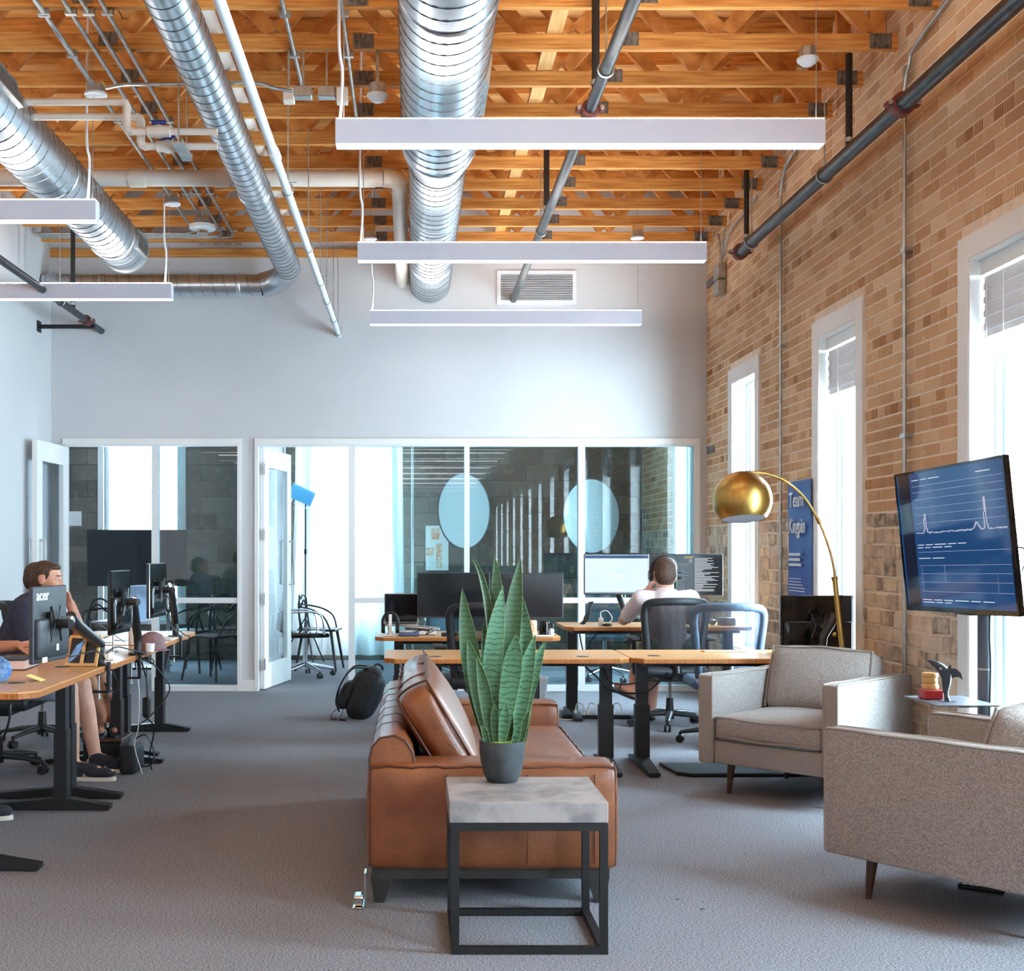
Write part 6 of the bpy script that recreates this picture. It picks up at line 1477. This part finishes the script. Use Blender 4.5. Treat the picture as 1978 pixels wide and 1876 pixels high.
MB().lathe([(.035, 0), (.042, .004), (.042, .105), (.037, .105), (.036, .01), (.001, .01)], 24, Matrix.Translation(mg)).build('body', M['gloss_black'], r, 50, w=True)
MB().tube([mg + V((.041, 0, .085)), mg + V((.068, 0, .08)), mg + V((.07, 0, .04)), mg + V((.041, 0, .025))], .006, 8).build('handle', M['gloss_black'], r, 50, w=True)
one(MB().rbox((X(1066, 9.4), 9.40, DC + .028), (.03, .06, .055), .008, 2), 'charger', M['white_plastic'], 'white charger standing right of the mug', 'charger', 40)
one(MB().rbox((X(1050, 9.33), 9.335, DC + .006), (.12, .06, .01), .004, 2), 'phone', M['white_plastic'], 'white phone lying before the mug at the desk edge', 'phone', 40)
ch = V((X(1160, 10.0), 9.98, DD)); r = thing('charger', 'white charger with a looped lead on the desk by the pale document monitor', 'charger', ch)
MB().rbox(ch + V((0, 0, .034)), (.036, .036, .066), .005, 2).build('body', M['white_plastic'], r, 40, w=True)
MB().tube(smoothpath([ch + V((0, 0, .068)), ch + V((.0, 0, .11)), ch + V((.05, .0, .12)), ch + V((.09, 0, .06)), ch + V((.05, 0, .012))], 6), .004, 6).build('lead', M['white_plastic'], r, 50, w=True)
one(MB().ell((X(1173, 9.95), 9.95, DD + .012), (.045, .03, .0125), 16, 8), 'mouse', M['plastic_black'], 'black mouse on the desk by the white charger', 'mouse', 60)
lc = V((X(1125, 10.05), 10.05, DD)); r = thing('cable_bundle', 'black bundle of cables strapped to a post left of the pale document monitor', 'cable', lc)
for k in range(5): MB().tube(smoothpath([lc + V((.02 * math.sin(k), 0, .01)), lc + V((.03 + .02 * math.cos(k * 2), .0, .06)), lc + V((.06 + .012 * math.sin(k * 3), .02, .13)), lc + V((.075 + .015 * math.cos(k), .03, .19))], 5), .008, 6).build('strand', M['plastic_black'], r, 50, w=True)
e1 = V((X(1404, 10.1), 10.1, DD)); r = thing('speaker', 'dark blue-grey low speaker on the desk seen through the blue-grey chair back', 'speaker', e1)
MB().lathe([(.07, 0), (.076, .006), (.076, .055), (.07, .062), (.001, .063)], 28, Matrix.Translation(e1)).build('body', M['shelf_grey'], r, 50, w=True)
e2 = V((X(1376, 10.1), 10.1, DD)); one(MB().ell(e2 + V((0, 0, .026)), (.032, .032, .026), 16, 10), 'speaker', M['shelf_grey'], 'small ball-shaped speaker beside the low speaker', 'speaker', 60)
pn = P(1405, 1258, 7.9); r = thing('ruler', 'long cream ruler lying on the desk behind the armchair', 'ruler', (pn.x, 7.93, DA)); MB().box(pn.x - .14, pn.x + .14, 7.92, 7.945, DA + .0005, DA + .005).build('strip', M['paper'], r, w=True); MB().box(pn.x - .16, pn.x - .1401, 7.915, 7.95, DA + .0005, DA + .008).build('end_stop', M['wood_web'], r, w=True)
# floor: cables, power strip, bin, backpack, standing mat
ps = V((X(1150, 9.9), 9.95, 0)); r = thing('power_strip', 'black power strip with white plugs on the carpet under the rear desks', 'power strip', ps)
MB().rbox(ps + V((.05, 0, .016)), (.62, .055, .03), .005, 1).build('strip', M['plastic_black'], r, w=True)
for k in range(4):
    q = ps + V((-.15 + k * .10, 0, .031)); MB().rbox(q + V((0, 0, .018)), (.03, .035, .036), .006, 1).build('plug', M['white_plastic'], r, w=True)
    MB().tube(smoothpath([q + V((0, 0, .036)), q + V((.01, 0, .09)), q + V((.05, -.03, .085)), q + V((.06, -.06, .006))], 5), .0045, 6).build('plug_lead', M['white_plastic'], r, 50, w=True)
cable([(X(1075, 9.9), 9.9, .006), (X(1095, 9.9), 9.85, .006), (X(1115, 9.9), 9.9, .006), (X(1130, 9.9), 9.95, .03)], 'white lead lying on the carpet right of the sofa', .005, 'white_plastic')
cable([P(1130, 1288, 7.75), P(1155, 1310, 7.72), P(1180, 1335, 7.7), P(1240, 1339, 7.7), P(1265, 1325, 7.75), P(1290, 1300, 7.8)], 'black lead swagged under the two front right desks', .006)
cable([P(1165, 1290, 7.75), P(1180, 1318, 7.7), P(1210, 1322, 7.7), P(1236, 1318, 7.7)], 'shorter black lead swagged under the front right desks', .005)
cable([P(1118, 1218, 9.95), P(1128, 1260, 9.98), P(1140, 1240, 10), P(1160, 1215, 10)], 'black lead drooping under the working man\'s desk', .006)
bn = V((X(1030, 10.2), 10.25, 0)); r = thing('waste_bin', 'white waste bin on the carpet behind the snake plant', 'bin', bn)
MB().lathe([(.10, 0), (.105, .004), (.125, .30), (.129, .305), (.121, .305), (.10, .01), (.001, .01)], 24, Matrix.Translation(bn)).build('bucket', M['white_plastic'], r, 50, w=True); MB().tube([bn + V((.127 * math.cos(2 * PI * k / 24), .127 * math.sin(2 * PI * k / 24), .30)) for k in range(24)], .005, 6, closed=True).build('rim', M['white_plastic'], r, 50, w=True)
mt = [P(1287, 1478, 3240 / 415), P(1318, 1501, 3240 / 438)]
r = thing('standing_mat', 'dark grey standing mat on the carpet under the armchair and desk', 'mat', (2.0, 7.55, 0))
MB().prism([(1.56, 7.80), (1.60, 7.45), (1.66, 7.40), (2.40, 7.42), (2.42, 7.80)], .001, .016).build('pad', M['mat_grey'], r, w=True); MB().tube([(1.555, 7.8, .011), (1.595, 7.45, .011), (1.66, 7.395, .011), (2.40, 7.415, .011)], .0105, 6).build('rim', M['plastic_black'], r, w=True)
bp = V((X(698, 9.95), 10.0, 0)); r = thing('backpack', 'black backpack slumped on the carpet beside the sofa back', 'backpack', bp)
BT = Matrix.Translation(bp + V((.03, 0, .20))) @ Matrix.Rotation(.42, 4, 'Y')
MB().cushion(.22, .30, .40, BT, .08, (.03, .02, .03), 10).build('body', M['backpack'], r, 70, w=True)
MB().cushion(.09, .24, .22, BT @ Matrix.Translation((-.13, 0, -.07)), .04, (.02, .01, .01), 8).build('front_pocket', M['backpack'], r, 70, w=True)
for yy in (-.09, .09): MB().tube(smoothpath([BT @ V((-.06, yy, .20)), BT @ V((-.17, yy, .15)), BT @ V((-.21, yy, 0)), BT @ V((-.19, yy, -.14)), BT @ V((-.13, yy, -.21))], 6), .018, 8, flat=.4).build('strap', M['plastic_black'], r, 60, w=True)
MB().tube(smoothpath([BT @ V((-.03, -.03, .205)), BT @ V((-.01, 0, .25)), BT @ V((.04, .02, .245)), BT @ V((.05, .03, .20))], 6), .010, 8).build('handle', M['plastic_black'], r, 60, w=True)
for dx, dy in ((-.24, -.05), (-.17, -.1)): MB().tube(smoothpath([bp + V((-.13, dy, .12)), bp + V((dx + .02, dy - .02, .06)), bp + V((dx, dy - .05, .012)), bp + V((dx + .05, dy - .09, .008))], 6), .008, 6, flat=.4).build('strap_tail', M['plastic_black'], r, 60, w=True)
for px, py in ((1352, 1757), (1304, 1738)):
    Yl = 3240 / (py - VY); one(MB().prism([(0, 0), (.008, .004), (.018, .001), (.010, -.004)], .001, .003, Matrix.Translation((X(px, Yl), Yl, 0))), 'leaf_scrap', M['leaf_b'], ['green leaf scrap on the carpet right of the side table', 'tiny green leaf scrap on the carpet behind the other scrap'][px == 1304], 'leaf')
# ------------------------------------------------------------------ rooms behind the glass
def loop_chair(loc, rz, label, group='black loop-back chairs'):
    r = thing('loop_chair', label, 'chair', loc, rz, group=group); m = M['plastic_black']
    MB().cushion(.44, .44, .025, Matrix.Translation((0, 0, .455)), .012, (0, 0, .004), 6).build('seat', m, r, 60)
    for sx in (-1, 1):
        for sy in (-1, 1): MB().tube([(sx * .17, sy * .16, .45), (sx * .23, sy * .23, 0)], [.019, .012], 10).build('leg', m, r, 50)
    def arc(pts): MB().tube(smoothpath(pts, 6), .0105, 8).build('back_loop', m, r, 60)
    arc([(-.19, .16, .45), (-.25, .10, .60), (-.25, -.02, .68), (-.20, -.18, .72), (0, -.24, .74), (.20, -.18, .72), (.25, -.02, .68), (.25, .10, .60), (.19, .16, .45)])
    arc([(-.19, -.16, .45), (-.21, -.19, .62), (-.17, -.20, .80), (-.08, -.22, .84), (0, -.22, .80), (.08, -.22, .84), (.17, -.20, .80), (.21, -.19, .62), (.19, -.16, .45)])
    arc([(-.10, -.20, .45), (-.20, -.2, .66), (-.12, -.215, .78), (0, -.225, .70), (.12, -.215, .78), (.20, -.2, .66), (.10, -.20, .45)])
    return r
lc0 = loop_chair((X(412, 12.95), 12.95, 0), 2.6, 'black loop-back chair right of the glass bar, nearest in the left meeting room')
for px, yy, rz, lab in ((372, 13.85, 1.2, 'black loop-back chair in the left meeting room, behind the tall left desk leg'), (448, 14.2, 3.3, 'black loop-back chair at the right end of the left meeting room'), (208, 13.3, .3, 'black loop-back chair seen between the left glossy monitor and the far blocks')):
    copy_tree(lc0, (X(px, yy), yy, 0), rz, lab)
copy_tree(lc0, (X(618, 14.05), 14.05, 0), -1.7, 'black loop-back chair beside the white curtain in the right meeting room')
tv = P(264, 1078, 14.2); r = thing('television', 'big dark television on a floor stand in the left meeting room', 'television', (tv.x, 14.2, 0))
MB().rbox((tv.x, 14.2, tv.z), (1.13, .05, .645), .006, 1).build('panel', M['gloss_black'], r, w=True); MB().box(tv.x - .55, tv.x + .55, 14.1735, 14.176, tv.z - .305, tv.z + .31).build('screen', M['scr_off'], r, w=True)
MB().tube([(tv.x, 14.25, .02), (tv.x, 14.25, 1.3)], .035, 14).build('pole', M['plastic_black'], r, 50, w=True); MB().rbox((tv.x, 14.25, .012), (.7, .45, .022), .006, 1).build('base', M['plastic_black'], r, w=True)
r = thing('meeting_table', 'pale meeting table in the left meeting room', 'table', (-2.55, 13.25, 0))
MB().rbox((-2.98, 13.55, .715), (.6, .8, .03), .006, 1).build('tabletop', M['partition_frame'], r, w=True)
for sx in (-1, 1):
    for sy in (-1, 1): MB().tube([(-2.98 + sx * .25, 13.55 + sy * .33, 0), (-2.98 + sx * .25, 13.55 + sy * .33, .70)], .02, 10).build('leg', M['silver'], r, 50, w=True)
one(MB().box(X(133, RY), X(158, RY), RY - .016, RY - .0105, Z(1016, RY), Z(988, RY)), 'pinned_sheet', M['paper'], 'white sheet pinned to the block wall at the left doorway', 'paper')
def chrome_chair(loc, rz, label, mat, group=None):
    r = thing('task_chair', label, 'chair', loc, rz, group=group)
    MB().cushion(.46, .46, .05, Matrix.Translation((0, 0, .45)), .02, (0, .0, .01), 6).build('seat', M[mat], r, 60)
    Rb = Matrix.Translation((0, -.24, .70)) @ Matrix.Rotation(-.18, 4, 'X'); MB().cushion(.44, .04, .44, Rb, .018, (0, .008, 0), 6).build('backrest', M[mat], r, 60)
    for k in range(6): MB().tube([(-.22, -.2 + k * .075, .478), (.22, -.2 + k * .075, .478)], .006, 6).build('seat_rib', M['caster_base'], r)
    for s in (-1, 1): MB().tube(smoothpath([(s * .24, -.2, .46), (s * .25, -.26, .66), (s * .26, -.1, .70), (s * .26, .12, .67), (s * .245, .17, .46)], 6), .011, 8).build('arm', M['chrome'], r, 50)
    MB().tube([(0, 0, .08), (0, 0, .43)], [.03, .02], 12).build('column', M['chrome'], r, 50)
    for k in range(5):
        a = .4 + 2 * PI * k / 5; u = V((math.cos(a), math.sin(a), 0)); MB().tube([u * .02 + V((0, 0, .13)), u * .3 + V((0, 0, .075))], [.026, .016], 8).build('base_leg', M['chrome'], r, 50)
        sd = V((-u.y, u.x, 0)); b = MB(); [b.tube([u * .3 + sd * (q - .009) + V((0, 0, .0275)), u * .3 + sd * (q + .009) + V((0, 0, .0275))], .0275, 12) for q in (-.016, .016)]; b.tube([u * .3 + V((0, 0, .04)), u * .3 + V((0, 0, .075))], .01, 8); b.build('caster', M['plastic_black'], r, 50)
    return r
chrome_chair((X(590, 13.3), 13.3, 0), -1.35, 'black ribbed chair on a chrome star base just inside the open glass door', 'gloss_black')
chrome_chair((X(850, 12.9), 12.9, 0), .3, 'grey chair on a chrome base behind the glass, under the dark rear monitors', 'stand_grey')
chrome_chair((X(1168, 12.9), 12.9, 0), -.2, 'grey chair on a chrome base behind the glass, beyond the pale document monitor', 'stand_grey')
# curtain over the bright window
r = thing('curtain', 'white backdrop curtain glowing in front of the far window', 'curtain', (-.68, 15.0, 0))
b = MB(); nx, nz = 40, 12; g = []
for j in range(nz + 1):
    t = j / nz; z_ = .08 + 2.6 * t
    g.append([b.bm.verts.new((-1.42 + 1.30 * i / nx - .0 + .10 * (1 - t) ** 2 * (-1 if i < nx / 2 else .4), 15.02 + .05 * math.sin(i * .9 + t * 2) * (1 - .3 * t) + .02 * math.sin(i * 2.3), z_)) for i in range(nx + 1)])
for a, c in zip(g, g[1:]):
    for i in range(nx): b.bm.faces.new((a[i], a[i + 1], c[i + 1], c[i]))
b.build('cloth', M['curtain'], r, 80, w=True); MB().tube([(-1.6, 15.02, 2.69), (.05, 15.02, 2.69)], .014, 8).build('rod', M['silver'], r, 50, w=True)
for xx in (-1.55, .0): MB().tube([(xx, 15.02, 0), (xx, 15.02, 2.70)], .015, 10).build('upright', M['silver'], r, 50, w=True)
# blue studio hood on a black stand
st = V((X(590, 14.75), 14.75, 0)); r = thing('studio_lamp', 'light blue studio lamp hood on a black stand inside the glass door', 'lamp', st)
MB().tube([st + V((0, 0, .25)), st + V((0, 0, 1.92))], .009, 8).build('stand_pole', M['plastic_black'], r, 50, w=True)
for k in range(3): MB().tube([st + V((0, 0, .55)), st + V((.32 * math.cos(2.1 * k + .9), .32 * math.sin(2.1 * k + .9), .008))], .008, 8).build('stand_leg', M['plastic_black'], r, 50, w=True)
MB().tube([st + V((0, 0, 1.30)), st + V((0, 0, 1.36))], .016, 8).build('clamp', M['plastic_black'], r, 50, w=True)
hd = P(580, 962, 14.75); b = MB(); HT = Matrix.Translation(hd) @ Matrix.Rotation(.42, 4, 'Y')
ring = []
for sx in (-.14, .14): ring.append([b.bm.verts.new(HT @ V((sx, .10 * math.cos(a), .10 * math.sin(a) * 1.3))) for a in [-.35 + (PI + .7) * k / 14 for k in range(15)]])
ring2 = []
for sx in (-.14, .14): ring2.append([b.bm.verts.new(HT @ V((sx, .094 * math.cos(a), .094 * math.sin(a) * 1.3))) for a in [-.35 + (PI + .7) * k / 14 for k in range(15)]])
for k in range(14):
    b.bm.faces.new((ring[0][k], ring[0][k + 1], ring[1][k + 1], ring[1][k])); b.bm.faces.new((ring2[0][k], ring2[0][k + 1], ring2[1][k + 1], ring2[1][k]))
    for s in (0, 1): b.bm.faces.new((ring[s][k], ring[s][k + 1], ring2[s][k + 1], ring2[s][k]))
for k in (0, 14): b.bm.faces.new((ring[0][k], ring[1][k], ring2[1][k], ring2[0][k]))
b.build('hood', M['light_blue'], r, 50, w=True)
for k in range(6): MB().tube([HT @ V((-.12 + k * .048, -.10, -.045)), HT @ V((-.12 + k * .048, -.105, -.09))], .008, 6).build('fringe', M['white_plastic'], r, w=True)
MB().tube([st + V((0, 0, 1.9)), hd + V((0, 0, -.01))], .012, 8).build('bracket', M['plastic_black'], r, w=True)
# round photo reflectors
for px, py, rx, ry, yy, lab in ((897, 987, 52, 73, 14.1, 'round white photo reflector turned aside, left of two behind the glass'), (1143, 997, 60, 72, 14.2, 'round white photo reflector, right of two behind the glass')):
    c = P(px, py, yy); R = ry * yy / FPX; r = thing('photo_reflector', lab, 'reflector', (c.x, yy, 0)); an = math.acos(rx / ry)
    T = Matrix.Translation(c) @ Matrix.Rotation(an, 4, 'Z') @ Matrix.Rotation(PI / 2, 4, 'X')
    MB().lathe([(.001, .004), (R, .004), (R, -.004), (.001, -.004)], 48, T, caps=False).build('disc', M['reflector'], r, 40, w=True)
    MB().tube([T @ V((R * math.cos(2 * PI * k / 48), R * math.sin(2 * PI * k / 48), 0)) for k in range(48)], .009, 8, closed=True).build('hoop', M['book_dark'], r, 50, w=True)
    MB().tube([(c.x, yy + .03, .2), (c.x, yy + .03, c.z)], .010, 8).build('stand_pole', M['plastic_black'], r, 50, w=True)
    for k in range(3): MB().tube([(c.x, yy + .03, .45), (c.x + .35 * math.cos(2.1 * k), yy + .03 + .35 * math.sin(2.1 * k), .008)], .009, 8).build('stand_leg', M['plastic_black'], r, 50, w=True)
ps_ = P(846, 1058, 15.2); r = thing('reflection_sheet', 'orange and pale blue sheet imitating a reflection, added on the far wall behind the left round reflector', 'reflection_sheet', ps_)  # added sheet, stands in for a bright reflection in the partition glass
MB().box(ps_.x - .15, ps_.x + .13, RY - .02, RY - .011, ps_.z - .28, ps_.z + .27).build('sheet', M['paper'], r, w=True)
for x0, x1, z0, z1 in ((-.08, .02, .10, .24), (-.02, .05, -.26, .05), (-.14, -.05, -.10, .0)): MB().box(ps_.x + x0, ps_.x + x1, RY - .0215, RY - .0201, ps_.z + z0, ps_.z + z1).build('print', M['can'], r, w=True)  # coloured patches of the imitated reflection
